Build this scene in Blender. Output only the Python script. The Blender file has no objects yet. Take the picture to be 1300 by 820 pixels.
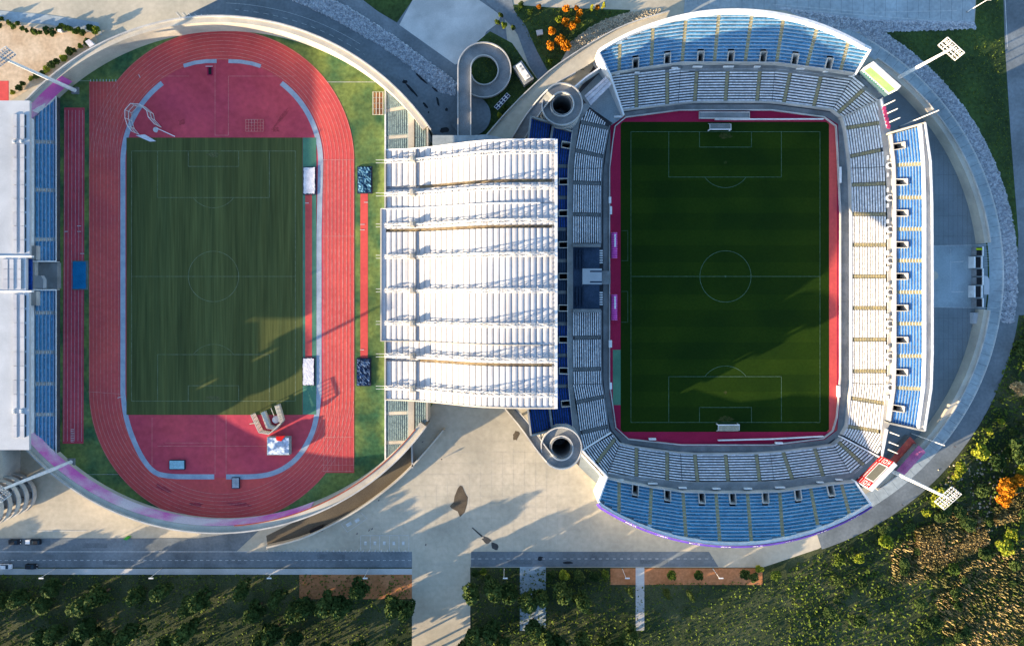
import bpy, math, random
from mathutils import Vector
random.seed(7)
R = math.radians
scene = bpy.context.scene
COL = scene.collection
# ------------------------------------------------------------------ camera
H = 260.0          # drone height (m)
S = 3.5            # photo pixels per metre on the ground
cam_d = bpy.data.cameras.new("camera"); cam = bpy.data.objects.new("camera", cam_d); COL.objects.link(cam)
cam.location = (0, 0, H); cam.rotation_euler = (0, 0, 0)
cam_d.sensor_width = 36.0; cam_d.lens = 36.0 * H / (1300 / S)
cam_d.shift_y = -45 / 1300.0
cam_d.clip_start = 1; cam_d.clip_end = 6000
scene.camera = cam
# ------------------------------------------------------------------ light
SUN_EL = 10.5; SUN_AZ = 26.8     # shadows run to the right and up, 28 degrees above the picture's horizontal
sx, sy = -math.cos(R(SUN_AZ)), -math.sin(R(SUN_AZ))
w = bpy.data.worlds.new("World"); scene.world = w; w.use_nodes = True
nt = w.node_tree
for n in list(nt.nodes): nt.nodes.remove(n)
sky = nt.nodes.new('ShaderNodeTexSky'); sky.sky_type = 'NISHITA'; sky.sun_disc = False
sky.ozone_density = 2.8; sky.sun_elevation = R(SUN_EL); sky.sun_rotation = math.atan2(sx, sy)
bg = nt.nodes.new('ShaderNodeBackground'); bg.inputs[1].default_value = 0.15
wo = nt.nodes.new('ShaderNodeOutputWorld')
nt.links.new(sky.outputs[0], bg.inputs[0]); nt.links.new(bg.outputs[0], wo.inputs[0])
sun_d = bpy.data.lights.new("sun", 'SUN'); sun_d.energy = 5.0; sun_d.angle = R(0.5); sun_d.color = (1.0, 0.77, 0.50)
sun = bpy.data.objects.new("sun", sun_d); COL.objects.link(sun)
d = Vector((sx * math.cos(R(SUN_EL)), sy * math.cos(R(SUN_EL)), math.sin(R(SUN_EL))))
sun.rotation_euler = d.to_track_quat('Z', 'Y').to_euler()
sun.location = d * 400
scene.view_settings.view_transform = 'Standard'; scene.view_settings.look = 'None'
scene.view_settings.exposure = 1.78; scene.view_settings.gamma = 1.0
try: scene.cycles.max_bounces = 5
except Exception: pass
# ------------------------------------------------------------------ helpers
def P(px, py, z=0.0):
    k = (H - z) / H / S
    return Vector(((px - 650) * k, (365 - py) * k, z))
MAT = {}
def M(name, c1, c2=None, scale=0.3, rough=0.85, aniso=(1, 1, 1), fine=0.18, bump=0.0, spread=0.12, finescale=3.0, rand=0.0, metal=0.0, spec=0.06, cell=0.0, stain=0.0):
    if name in MAT: return MAT[name]
    m = bpy.data.materials.new(name); m.use_nodes = True; t = m.node_tree; N = t.nodes; L = t.links
    b = N['Principled BSDF']; b.inputs['Roughness'].default_value = rough; b.inputs['Metallic'].default_value = metal
    try: b.inputs['Specular IOR Level'].default_value = spec
    except Exception: pass
    if c2 is None: c2 = tuple(x * 0.8 for x in c1)
    g = N.new('ShaderNodeNewGeometry'); mp = N.new('ShaderNodeMapping'); mp.inputs['Scale'].default_value = aniso
    L.new(g.outputs['Position'], mp.inputs['Vector'])
    n1 = N.new('ShaderNodeTexNoise'); n1.inputs['Scale'].default_value = scale; n1.inputs['Detail'].default_value = 6
    L.new(mp.outputs[0], n1.inputs['Vector'])
    cr = N.new('ShaderNodeValToRGB'); cr.color_ramp.elements[0].position = 0.5 - spread; cr.color_ramp.elements[1].position = 0.5 + spread
    cr.color_ramp.elements[0].color = (*c2, 1); cr.color_ramp.elements[1].color = (*c1, 1)
    fac = n1.outputs[0]
    if rand > 0:
        oi = N.new('ShaderNodeObjectInfo'); a = N.new('ShaderNodeMath'); a.operation = 'MULTIPLY_ADD'
        L.new(oi.outputs['Random'], a.inputs[0]); a.inputs[1].default_value = rand; L.new(n1.outputs[0], a.inputs[2])
        s_ = N.new('ShaderNodeMath'); s_.operation = 'SUBTRACT'; L.new(a.outputs[0], s_.inputs[0]); s_.inputs[1].default_value = rand / 2
        fac = s_.outputs[0]
    L.new(fac, cr.inputs[0])
    n2 = N.new('ShaderNodeTexNoise'); n2.inputs['Scale'].default_value = finescale; n2.inputs['Detail'].default_value = 3
    L.new(mp.outputs[0], n2.inputs['Vector'])
    mr = N.new('ShaderNodeMapRange'); mr.inputs[1].default_value = 0.3; mr.inputs[2].default_value = 0.7
    mr.inputs[3].default_value = 1 - fine; mr.inputs[4].default_value = 1 + fine
    L.new(n2.outputs[0], mr.inputs[0])
    fo = mr.outputs[0]
    if cell > 0:
        vo = N.new('ShaderNodeTexVoronoi'); vo.inputs['Scale'].default_value = 1.6; L.new(g.outputs['Position'], vo.inputs['Vector'])
        sp_ = N.new('ShaderNodeSeparateColor'); L.new(vo.outputs['Color'], sp_.inputs[0]); m2 = N.new('ShaderNodeMapRange'); m2.inputs[3].default_value = 1 - cell; m2.inputs[4].default_value = 1 + cell
        L.new(sp_.outputs[0], m2.inputs[0]); mu = N.new('ShaderNodeMath'); mu.operation = 'MULTIPLY'; L.new(fo, mu.inputs[0]); L.new(m2.outputs[0], mu.inputs[1]); fo = mu.outputs[0]
    if stain > 0:
        n3 = N.new('ShaderNodeTexNoise'); n3.inputs['Scale'].default_value = .035; n3.inputs['Detail'].default_value = 9; n3.inputs['Roughness'].default_value = .72; n3.inputs['Distortion'].default_value = .6; L.new(mp.outputs[0], n3.inputs['Vector'])
        m3 = N.new('ShaderNodeMapRange'); m3.inputs[1].default_value = .38; m3.inputs[2].default_value = .6; m3.inputs[3].default_value = 1 - stain; m3.inputs[4].default_value = 1; L.new(n3.outputs[0], m3.inputs[0])
        mu = N.new('ShaderNodeMath'); mu.operation = 'MULTIPLY'; L.new(fo, mu.inputs[0]); L.new(m3.outputs[0], mu.inputs[1]); fo = mu.outputs[0]
    vm = N.new('ShaderNodeVectorMath'); vm.operation = 'SCALE'; L.new(cr.outputs[0], vm.inputs[0]); L.new(fo, vm.inputs['Scale'])
    L.new(vm.outputs[0], b.inputs['Base Color'])
    if bump > 0:
        bp = N.new('ShaderNodeBump'); bp.inputs['Strength'].default_value = bump; bp.inputs['Distance'].default_value = 0.2
        L.new(n2.outputs[0], bp.inputs['Height']); L.new(bp.outputs[0], b.inputs['Normal'])
    MAT[name] = m; return m
class MB:
    def __init__(s): s.v = []; s.f = []
    def poly(s, pts):
        i = len(s.v); s.v += [tuple(p) for p in pts]; s.f.append(tuple(range(i, i + len(pts)))); return s
    def prism(s, pts, z0, z1=None):          # pts: Vectors with z top; down to z0
        n = len(pts); i = len(s.v)
        area = sum(pts[k][0] * pts[(k + 1) % n][1] - pts[(k + 1) % n][0] * pts[k][1] for k in range(n))
        if area < 0: pts = list(reversed(pts))
        s.v += [(p[0], p[1], p[2] if z1 is None else z1) for p in pts]; s.v += [(p[0], p[1], z0) for p in pts]
        s.f.append(tuple(range(i, i + n))); s.f.append(tuple(range(i + 2 * n - 1, i + n - 1, -1)))
        for k in range(n):
            j = (k + 1) % n; s.f.append((i + k, i + n + k, i + n + j, i + j))
        return s
    def box(s, c, dim, rz=0.0, M3=None):
        ca, sa = math.cos(rz), math.sin(rz); i = len(s.v)
        for a, b, e in ((-1,-1,-1),(1,-1,-1),(1,1,-1),(-1,1,-1),(-1,-1,1),(1,-1,1),(1,1,1),(-1,1,1)):
            x, y, z = a * dim[0] / 2, b * dim[1] / 2, e * dim[2] / 2
            s.v.append((c[0] + x * ca - y * sa, c[1] + x * sa + y * ca, c[2] + z))
        for f in ((0,3,2,1),(4,5,6,7),(0,1,5,4),(1,2,6,5),(2,3,7,6),(3,0,4,7)): s.f.append(tuple(i + q for q in f))
        return s
    def beam(s, a, b, w, h=None, w2=None):  # square bar from a to b
        a = Vector(a); b = Vector(b); h = h or w; w2 = w2 or w
        dr = (b - a); ln = dr.length
        if ln < 1e-6: return s
        dr /= ln; up = Vector((0, 0, 1)) if abs(dr.z) < 0.95 else Vector((1, 0, 0))
        r = dr.cross(up).normalized(); u = r.cross(dr).normalized(); i = len(s.v)
        for p, ww in ((a, 1.0), (b, w2 / w)):
            for q, t in ((-1,-1),(1,-1),(1,1),(-1,1)): s.v.append(tuple(p + r * (q * w / 2 * ww) + u * (t * h / 2 * ww)))
        for f in ((0,1,2,3),(7,6,5,4),(0,4,5,1),(1,5,6,2),(2,6,7,3),(3,7,4,0)): s.f.append(tuple(i + q for q in f))
        return s
    def tube(s, a, b, r0, r1=None, n=10):
        a = Vector(a); b = Vector(b); r1 = r0 if r1 is None else r1
        dr = (b - a).normalized(); up = Vector((0, 0, 1)) if abs(dr.z) < 0.95 else Vector((1, 0, 0))
        r = dr.cross(up).normalized(); u = r.cross(dr).normalized(); i = len(s.v)
        for p, rr in ((a, r0), (b, r1)):
            for k in range(n):
                t = 2 * math.pi * k / n; s.v.append(tuple(p + (r * math.cos(t) + u * math.sin(t)) * rr))
        for k in range(n):
            j = (k + 1) % n; s.f.append((i + k, i + n + k, i + n + j, i + j))
        s.f.append(tuple(range(i, i + n))); s.f.append(tuple(range(i + 2 * n - 1, i + n - 1, -1)))
        return s
    def wall(s, pts, th, z0=None, closed=False):   # pts: Vectors, z = top; z0 = bottom (absolute) or list
        n = len(pts); off = []
        for k in range(n):
            a = pts[k - 1] if (k > 0 or closed) else pts[k]; b = pts[(k + 1) % n] if (k < n - 1 or closed) else pts[k]
            dx, dy = b[0] - a[0], b[1] - a[1]; l = math.hypot(dx, dy) or 1; off.append((-dy / l * th / 2, dx / l * th / 2))
        i = len(s.v)
        for k, p in enumerate(pts):
            ox, oy = off[k]; zb = z0[k] if isinstance(z0, (list, tuple)) else z0
            s.v += [(p[0] + ox, p[1] + oy, p[2]), (p[0] - ox, p[1] - oy, p[2]), (p[0] - ox, p[1] - oy, zb), (p[0] + ox, p[1] + oy, zb)]
        m = n if closed else n - 1
        for k in range(m):
            a = i + 4 * k; b = i + 4 * ((k + 1) % n)
            for q in range(4): s.f.append((a + q, a + (q + 1) % 4, b + (q + 1) % 4, b + q))
        if not closed: s.f.append((i, i + 3, i + 2, i + 1)); a = i + 4 * (n - 1); s.f.append((a, a + 1, a + 2, a + 3))
        return s
    def build(s, name, mat, parent=None, kind=None, smooth=False):
        me = bpy.data.meshes.new(name); o = bpy.data.objects.new(name, me)
        off = abs_loc(parent) if parent else Vector((0, 0, 0))
        me.from_pydata([(v[0] - off[0], v[1] - off[1], v[2] - off[2]) for v in s.v], [], s.f)
        me.materials.append(mat); COL.objects.link(o)
        if parent: o.parent = parent
        if kind: o['kind'] = kind
        if smooth:
            for p in me.polygons: p.use_smooth = True
        return o
LOC = {}
def abs_loc(o):
    v = Vector((0, 0, 0))
    while o is not None: v = v + o.location; o = o.parent
    return v
def thing(name, label, cat, loc=(0, 0, 0), group=None):
    o = bpy.data.objects.new(name, None); COL.objects.link(o); o.location = loc; o.empty_display_size = 0.5
    o['label'] = label; o['category'] = cat
    if group: o['group'] = group
    return o
def tag(o, label, cat, group=None):
    o['label'] = label; o['category'] = cat
    if group: o['group'] = group
    return o
def dup(root, loc, rz=None, label=None, group=None, sc=None, mat=None):
    r = root.copy(); COL.objects.link(r); r.location = loc
    if rz is not None: r.rotation_euler = (0, 0, rz)
    if label: r['label'] = label
    if group: r['group'] = group
    if sc is not None: r.scale = sc if isinstance(sc, (tuple, list)) else (sc, sc, sc)
    for ch in root.children:
        c = ch.copy(); COL.objects.link(c); c.parent = r
        for g in ch.children:
            e = g.copy(); COL.objects.link(e); e.parent = c
    return r
LAY = {}
def sheet(name, pts, mat, z, kind='structure'):       # flat ground sheet traced in photo pixels
    return MB().poly([P(x, y, z) for x, y in pts]).build(name, mat, None, kind)
def arc(cx, cy, r, a0, a1, n=48):                       # degrees, photo px; angle 0 = right, 90 = DOWN the picture
    return [(cx + r * math.cos(R(a0 + (a1 - a0) * k / n)), cy + r * math.sin(R(a0 + (a1 - a0) * k / n))) for k in range(n + 1)]
def ring_pts(cx, cy, r0, r1, a0, a1, n=48): return arc(cx, cy, r1, a0, a1, n) + arc(cx, cy, r0, a1, a0, n)
def ring_mb(mb, cx, cy, r0, r1, a0, a1, z, zb=None, n=48):
    o = [P(x, y, z) for x, y in arc(cx, cy, r1, a0, a1, n)]; i = [P(x, y, z) for x, y in arc(cx, cy, r0, a0, a1, n)]
    for k in range(n):
        mb.poly([o[k], o[k + 1], i[k + 1], i[k]])
        if zb is not None:
            for e in (o, i): mb.poly([e[k], e[k + 1], Vector((e[k + 1][0], e[k + 1][1], zb)), Vector((e[k][0], e[k][1], zb))])
    if zb is not None:
        for k in (0, n): mb.poly([o[k], i[k], Vector((i[k][0], i[k][1], zb)), Vector((o[k][0], o[k][1], zb))])
    return mb
# ------------------------------------------------------------------ materials
m_scrub = M('scrub_soil', (.075, .085, .04), (.03, .045, .02), .06, bump=.6, fine=.4)
m_plaza = M('plaza_concrete', (.54, .48, .37), (.44, .40, .31), .05, fine=.08, finescale=.6, stain=0.16)
m_plaza2 = M('pale_concrete', (.60, .59, .56), (.44, .44, .42), .08, fine=.08, stain=0.2)
m_asphalt = M('asphalt', (.20, .23, .25), (.15, .175, .19), .12, fine=.12, finescale=1.2, stain=0.25)
m_asphalt2 = M('worn_asphalt', (.20, .23, .25), (.15, .175, .19), .08, fine=.12, finescale=1.0, stain=0.28)
m_pave = M('grey_paving', (.43, .49, .51), (.34, .39, .41), .1, fine=.1, finescale=.8, stain=0.25)
m_yard = M('yard_asphalt', (.24, .28, .30), (.20, .235, .25), .05, fine=.08, stain=0.22)
m_yard2 = M('yard_concrete', (.36, .43, .46), (.30, .36, .38), .07, fine=.12, stain=0.3)
m_track = M('red_track', (.67, .10, .085), (.56, .08, .08), .06, fine=.07, finescale=.8, stain=0.14)
m_track2 = M('red_track_field', (.60, .08, .10), (.50, .065, .095), .05, fine=.1, finescale=.5, stain=0.22)
m_maroon = M('field_surround', (.34, .018, .06), (.28, .015, .05), .1, fine=.1)
m_grassL = M('worn_turf', (.10, .115, .038), (.068, .085, .03), .5, aniso=(1, .035, 1), fine=.22, spread=.16, finescale=1.6, stain=0.3)
m_grassR = M('green_turf', (.014, .034, .003), (.009, .026, .003), .05, fine=.12, finescale=1.2)
m_grass2 = M('verge_grass', (.19, .25, .07), (.05, .13, .06), .09, fine=.25, finescale=.7, stain=0.35)
m_grass3 = M('dark_lawn', (.05, .085, .025), (.03, .05, .02), .07, fine=.3, finescale=.8)
m_teal = M('teal_turf', (.09, .22, .14), (.07, .18, .12), .2, fine=.1)
m_blue_k = M('blue_kerb', (.36, .41, .46), (.28, .33, .39), .3, fine=.1)
m_line = M('line_paint', (.62, .62, .6), (.45, .46, .44), .8, fine=.15)
m_lineg = M('faint_line_paint', (.19, .22, .14), (.11, .14, .08), .8, fine=.2)
m_lane = M('lane_paint', (.62, .3, .26), (.55, .18, .15), .5, fine=.2)
m_conc = M('stand_concrete', (.28, .29, .29), (.21, .22, .22), .25, fine=.12, bump=.1, stain=0.25)
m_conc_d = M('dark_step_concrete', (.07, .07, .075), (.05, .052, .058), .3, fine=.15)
m_conc_l = M('light_concrete', (.55, .53, .49), (.42, .41, .39), .2, fine=.1, stain=0.2)
m_cream = M('cream_concrete', (.58, .53, .43), (.48, .44, .37), .15, fine=.08, stain=0.22)
m_white = M('white_paint', (.82, .81, .79), (.68, .67, .66), .6, fine=.06, rough=.5)
m_seatw = M('white_seats', (.72, .72, .72), (.62, .63, .65), 1.2, fine=.16, finescale=2.2, rough=.5, cell=.2)
m_seatb = M('blue_seats', (.08, .25, .42), (.055, .19, .34), .9, fine=.45, finescale=2.0, rough=.45, cell=.2)
m_seatdb = M('royal_blue_seats', (.015, .07, .30), (.012, .05, .22), .9, fine=.25, finescale=2.0, rough=.45, cell=.2)
m_seatn = M('navy_seats', (.03, .05, .085), (.02, .035, .06), .9, fine=.25, rough=.5)
m_seatt = M('teal_seats', (.30, .38, .37), (.22, .29, .29), .9, fine=.15, rough=.5, cell=.2)
m_stepb = M('blue_tier_step', (.44, .55, .62), (.32, .43, .52), .3, fine=.2)
m_stepdb = M('dark_blue_tier_step', (.05, .08, .13), (.035, .06, .1), .3, fine=.2)
m_stair = M('yellow_stair', (.38, .32, .17), (.27, .25, .17), .8, fine=.2, finescale=2)
m_stairg = M('grey_stair', (.17, .18, .18), (.12, .13, .13), .8, fine=.15)
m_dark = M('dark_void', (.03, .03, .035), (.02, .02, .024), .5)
m_roof = M('white_roof_sheet', (.53, .53, .54), (.45, .45, .47), .12, rand=.25, fine=.05, rough=.42, finescale=.8, stain=0.16)
m_roofg = M('grey_roof', (.50, .52, .54), (.43, .45, .47), .1, fine=.05, stain=0.15)
m_gap = M('brown_gutter', (.22, .17, .10), (.13, .10, .07), .5, fine=.3)
m_steel = M('white_steel', (.72, .70, .66), (.6, .58, .55), .6, rough=.45)
m_greysteel = M('grey_steel', (.3, .31, .32), (.24, .25, .26), .5, rough=.5)
m_riprap = M('riprap_stone', (.46, .48, .50), (.28, .30, .33), .9, fine=.35, finescale=2, rand=0)
m_beigestone = M('beige_rubble', (.46, .40, .30), (.3, .26, .19), .8, fine=.35, finescale=2)
m_sand = M('sandy_soil', (.62, .50, .36), (.46, .33, .21), .06, fine=.15, finescale=.8)
m_soil = M('orange_soil', (.46, .2, .09), (.38, .15, .06), .15, fine=.2, finescale=1)
m_purple = M('purple_banner', (.09, .05, .34), (.07, .04, .26), .4)
m_magenta = M('magenta_plastic', (.62, .07, .38), (.52, .05, .3), .7, rough=.4)
m_pinkban = M('pink_lilac_banner', (.62, .58, .62), (.60, .14, .44), .075, fine=.1, spread=.1)
m_bluetarp = M('blue_tarp', (.012, .17, .36), (.01, .14, .3), .4, rough=.4)
m_mat = M('white_tarp', (.68, .66, .68), (.55, .53, .56), .5)
m_crumple = M('crumpled_blue_tarp', (.12, .28, .4), (.015, .05, .1), 1.0, fine=.5, finescale=1.5, bump=.9, aniso=(1, .5, 1))
m_red = M('red_panel', (.62, .02, .02), (.55, .015, .015), .5, rough=.5)
m_screen = M('screen_glass', (.16, .16, .13), (.14, .14, .12), .5, rough=.3)
m_green = M('pale_green_panel', (.17, .36, .11), (.13, .29, .09), .3, rough=.5)
m_redroof = M('red_awning', (.55, .12, .08), (.45, .08, .07), .3)
m_pinkroof = M('pink_awning', (.5, .16, .28), (.4, .1, .22), .3)
m_black = M('black_plastic', (.02, .02, .022), (.015, .015, .017), .5, rough=.4)
m_glass = M('dark_glass', (.03, .05, .07), (.02, .04, .06), .5, rough=.15)
m_solar = M('solar_cell', (.015, .025, .08), (.01, .02, .06), .5, rough=.2)
m_stain = M('damp_stain', (.12, .095, .065), (.09, .07, .05), .4)
m_bark = M('bark', (.12, .085, .055), (.07, .05, .035), 1.0)
m_lgreen = M('leaf_green', (.10, .14, .02), (.035, .065, .015), .5, rand=.3, fine=.35)
m_ldark = M('leaf_dark_green', (.065, .095, .025), (.03, .055, .015), .5, rand=.3, fine=.35)
m_lyel = M('leaf_yellow_green', (.30, .30, .03), (.14, .19, .02), .5, rand=.3, fine=.3)
m_lor = M('leaf_orange', (.60, .22, .015), (.40, .15, .01), .5, rand=.3, fine=.3)
m_cane = M('dry_cane', (.46, .33, .15), (.13, .13, .05), .09, fine=.35)
m_sign = M('white_lettering', (.85, .85, .85), (.8, .8, .8), 1)
# ------------------------------------------------------------------ ground sheets
LCX, LCY, RCX, RCY, RR = 275, 348, 930, 348, 328
g = MB().poly([Vector(v) for v in ((-2500, -2500, -.1), (2500, -2500, -.1), (2500, 2500, -.1), (-2500, 2500, -.1))]).build('ground', m_scrub, None, 'structure')
sheet('plaza', [(-300, -120), (1245, -120), (1245, 60), (1270, 300), (1160, 610), (1040, 696), (968, 720), (-300, 720)], m_plaza, -.06)
sheet('service_road', [(279, -120), (660, -120), (640, 20), (660, 180), (640, 240), (300, 260), (180, 60), (240, 18), (285, -4)], m_asphalt2, -.03)
sheet('pale_car_park', [(524, 0), (535, -60), (600, -60), (609, 1), (622, 10), (636, 20), (632, 30), (617, 41), (613, 52), (605, 75), (585, 80), (570, 85), (507, 32)], m_plaza2, .0)
sheet('lawn_corner', [(440, -60), (535, -60), (524, 0), (504, 29), (480, 15), (455, -4)], m_grass3, .01)
sheet('upper_lane', [(380, -60), (440, -60), (452, -4), (480, 15), (507, 32), (580, 84), (581, 102), (500, 46), (440, 8)], m_asphalt, .02)
sheet('dirt_patch', [(581, 80), (604, 55), (622, 40), (650, 55), (680, 98), (690, 110), (650, 175), (625, 170), (600, 172), (581, 172)], m_grass3, .01)
sheet('park_lawn', [(648, 6), (700, 10), (800, 13), (800, 19), (745, 40), (722, 60), (705, 90), (690, 100), (672, 50)], m_grass3, .02)
sheet('park_road', [(617, -60), (652, -60), (650, 0), (653, 14), (668, 34), (674, 48), (682, 66), (698, 95), (686, 105), (672, 84), (657, 44), (650, 34), (636, 20), (617, 2)], m_asphalt, .04)
sheet('rubble_bank', [(722, 56), (745, 38), (770, 24), (800, 16), (846, 10), (838, 20), (800, 34), (770, 48), (733, 68), (722, 70)], m_beigestone, .03)
sheet('sandy_lot', [(-120, 24), (0, 24), (118, 40), (124, 52), (118, 66), (62, 98), (14, 128), (-120, 135)], m_sand, .0)
sheet('boundary_lane', [(-120, 2), (0, 14), (60, 19), (125, 29), (130, 45), (118, 42), (60, 31), (0, 27), (-120, 18)], m_pave, .02)
sheet('red_court', [(-60, 103), (11, 103), (11, 128), (-2, 142), (-60, 150)], m_track, .03)
sheet('corner_lawn', [(1118, 41), (1237, 36), (1247, -120), (1271, -120), (1276, 60), (1284, 170), (1292, 272), (1294, 420), (1240, 420), (1200, 120)], m_grass3, -.02)
sheet('upper_road', [(868, 17), (880, -120), (1243, -120), (1237, 27), (1225, 31), (1100, 25), (1000, 14), (930, 10)], m_pave, .0)
sheet('right_road', [(1270, -120), (1330, -120), (1330, 100), (1322, 300), (1302, 400), (1290, 400), (1293, 300), (1283, 170), (1276, 60)], m_asphalt2, .0)
sheet('ring_road', ring_pts(RCX, RCY, 344, 367, 3, 72, 60), m_asphalt2, .02)
sheet('ring_pavement', ring_pts(RCX, RCY, 326, 344.5, -66, 71, 90), m_pave, .05)
sheet('stone_verge', ring_pts(RCX, RCY, 344.5, 362, -62, 12, 60), m_riprap, .0)
sheet('bank_verge', [(981, 7), (1100, 25), (1237, 28), (1240, 36), (1100, 41), (1060, 40)], m_riprap, .01)
sheet('east_yard', arc(RCX, RCY, 324, -50, 52, 60) + [(1060, 560), (1060, 130)], m_yard, .07)
sheet('gate_apron', [(1170, 312), (1247, 312), (1249, 390), (1170, 390)], m_yard2, .09)
sheet('stadium_base', [(744, 100), (765, 66), (850, 40), (960, 30), (1060, 60), (1110, 100), (1165, 170), (1175, 350), (1165, 530), (1110, 610), (1030, 650), (930, 662), (830, 650), (762, 615), (700, 560), (690, 190)], m_conc_d, .05)
sheet('south_road', [(-300, 700), (523, 700), (523, 720), (-300, 720)], m_asphalt, .0)
sheet('bus_lane', [(-300, 683), (250, 683), (330, 672), (300, 700), (-300, 700)], m_asphalt, .02)
sheet('south_road', [(598, 700), (900, 700), (912, 719), (598, 719)], m_asphalt2, .0)
sheet('verge_pavement', [(-300, 721.5), (525, 721.5), (525, 729), (-300, 729)], m_plaza2, .0)
sheet('soil_bed', [(775, 721), (968, 721), (968, 742), (775, 742)], m_soil, .0)
sheet('soil_bed', [(380, 729), (560, 729), (560, 760), (380, 760)], m_soil, .0)
sheet('side_path', [(807, 720), (818, 720), (818, 800), (807, 800)], m_plaza2, .02)
sheet('side_path', [(660, 719), (693, 719), (693, 800), (660, 800)], m_pave, .02)
sheet('side_path', [(523, 716), (597, 716), (597, 900), (523, 900)], m_plaza, .02)
sheet('ramp_road', [(338, 680), (386, 656), (435, 632), (484, 597), (521, 563), (524, 556), (523, 593), (500, 613), (459, 645), (411, 672), (360, 690), (340, 694)], M('brown_asphalt', (.13, .11, .08), (.1, .085, .065), .1), .05)
# road lines
mk = MB()
def strip(mb, a, b, wpx, z=.04, dash=None):
    (x0, y0), (x1, y1) = a, b; L = math.hypot(x1 - x0, y1 - y0); ux, uy = (x1 - x0) / L, (y1 - y0) / L; nx, ny = -uy * wpx / 2, ux * wpx / 2
    t = 0
    while t < L - 1e-6:
        e = min(L, t + (dash[0] if dash else L)); ax, ay, bx, by = x0 + ux * t, y0 + uy * t, x0 + ux * e, y0 + uy * e
        mb.poly([P(ax + nx, ay + ny, z), P(ax - nx, ay - ny, z), P(bx - nx, by - ny, z), P(bx + nx, by + ny, z)])
        t = e + (dash[1] if dash else 1)
def loopstrip(mb, pts, wpx, z=.04, closed=True, dash=None):
    n = len(pts)
    for k in range(n if closed else n - 1): strip(mb, pts[k], pts[(k + 1) % n], wpx, z, dash)
strip(mk, (-250, 700), (335, 700), .6); strip(mk, (335, 700), (523, 700), .5, dash=(2, 2))
strip(mk, (-250, 711), (523, 711), .6, dash=(4, 4)); strip(mk, (598, 709), (905, 709), .6, dash=(4, 5))
strip(mk, (40, 673.5), (110, 673.5), .6); strip(mk, (458, 679.5), (519, 679.5), .5)
for x in (458, 470, 482, 494.5, 506.5, 519): strip(mk, (x, 679.5), (x, 699), .5)
for x in (464, 476, 488, 500, 512): strip(mk, (x, 687), (x, 691.5), 3.2)
loopstrip(mk, [(433, 665), (458, 650), (466, 658), (441, 675)], .4)
strip(mk, (440, 667), (446, 663.5), 4); strip(mk, (451, 662), (456, 658.5), 4)
loopstrip(mk, arc(275, 348, 344, -88, -58, 14), .35, closed=False)
loopstrip(mk, arc(275, 348, 336, -86, -56, 14), .4, closed=False, dash=(5, 6))
strip(mk, (981, 6), (1100, 16), .5); strip(mk, (1100, 16), (1215, 14), .5); strip(mk, (990, 11), (1237, 31), .6); strip(mk, (1276, 0), (1279, 60), .7)
strip(mk, (1207, 316), (1207, 370), .4, .12); strip(mk, (1208, 333), (1223, 332), .9, .12); strip(mk, (1208, 370.5), (1223, 370.5), .9, .12)
strip(mk, (1184, 312), (1258, 311), .5, .12); strip(mk, (1184, 390), (1266, 391), .5, .12)
for k in range(7): strip(mk, (1250, 318 + k * 3.2), (1257, 318 + k * 3.2), .3, .12)
for k in range(7): strip(mk, (223 + k * 8, 16 - k * -.6), (231 + k * 8, 26), .9)
mk.build('road_markings', m_line, None, 'structure')
# paving joints on the plaza, real recessed lines
pj = MB(); 
for k in range(22): strip(pj, (470 + k * 14, 560 + max(0, 14 - k) * 7), (470 + k * 14, 699), .25, -.045)
for k in range(10): strip(pj, (560 - k * 12, 560 + k * 14), (760, 560 + k * 14), .22, -.044)
pj.build('paving_joints', M('joint_filler', (.45, .40, .32), (.38, .34, .27), .3), None, 'structure')
jn = MB()
for k in range(60):
    a = R(-66 + 137 * k / 59); c_, s_ = math.cos(a), math.sin(a); strip(jn, (RCX + 331 * c_, RCY + 331 * s_), (RCX + 343.5 * c_, RCY + 343.5 * s_), .3, .06)
for k in range(9): strip(jn, (1186 + k * 6, 180 + k * 9), (1186 + k * 6, 520 - k * 9), .22, .085)
for k in range(14): strip(jn, (1184, 170 + k * 26), (1225 + (10 if 4 < k < 10 else 0), 170 + k * 26), .2, .086)
for k in range(26): strip(jn, (872 + k * 14, -60), (872 + k * 14, 6 + k * .8), .25, .008)
for x, y, a_, b_ in ((60, 706, 14, 3), (150, 714, 20, 2.5), (230, 706, 9, 4), (300, 713, 12, 3), (420, 706, 18, 3), (660, 713, 16, 3), (760, 706, 12, 3.5), (830, 713, 18, 2.5), (120, 692, 16, 3)):
    sheet('asphalt_patch', [(x - a_, y - b_), (x + a_, y - b_ + .4), (x + a_, y + b_), (x - a_ + 1, y + b_)], M('patched_asphalt', (.155, .18, .195), (.12, .14, .155), .3, stain=.2), .03)
jn.build('paving_joints', M('dark_joint', (.10, .12, .13)), None, 'structure')
# stains
def blob(cx, cy, rx, ry, n=14, rot=0, jit=.25):
    o = []
    for k in range(n):
        a = 2 * math.pi * k / n; r = 1 + random.uniform(-jit, jit); x, y = rx * r * math.cos(a), ry * r * math.sin(a)
        o.append((cx + x * math.cos(rot) - y * math.sin(rot), cy + x * math.sin(rot) + y * math.cos(rot)))
    return o
sheet('damp_patch', [(584, 616), (587, 617), (590, 624), (592, 628), (594, 631), (593, 640), (590, 650), (584, 656), (581, 649), (573, 645), (571, 642), (576, 637), (577, 630), (581, 620)], m_stain, -.03)
sheet('damp_patch', blob(655, 552.5, 4, 7, rot=.3), m_stain, -.03)
sheet('damp_patch', blob(618, 685, 6, 4, rot=.5), M('oil_stain', (.07, .07, .07)), -.03)
sheet('damp_patch', blob(628, 693, 6, 4, rot=.6), MAT['oil_stain'], -.029)
sheet('damp_patch', [(600, 669), (613, 680), (612, 682), (599, 670)], MAT['oil_stain'], -.03)
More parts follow.
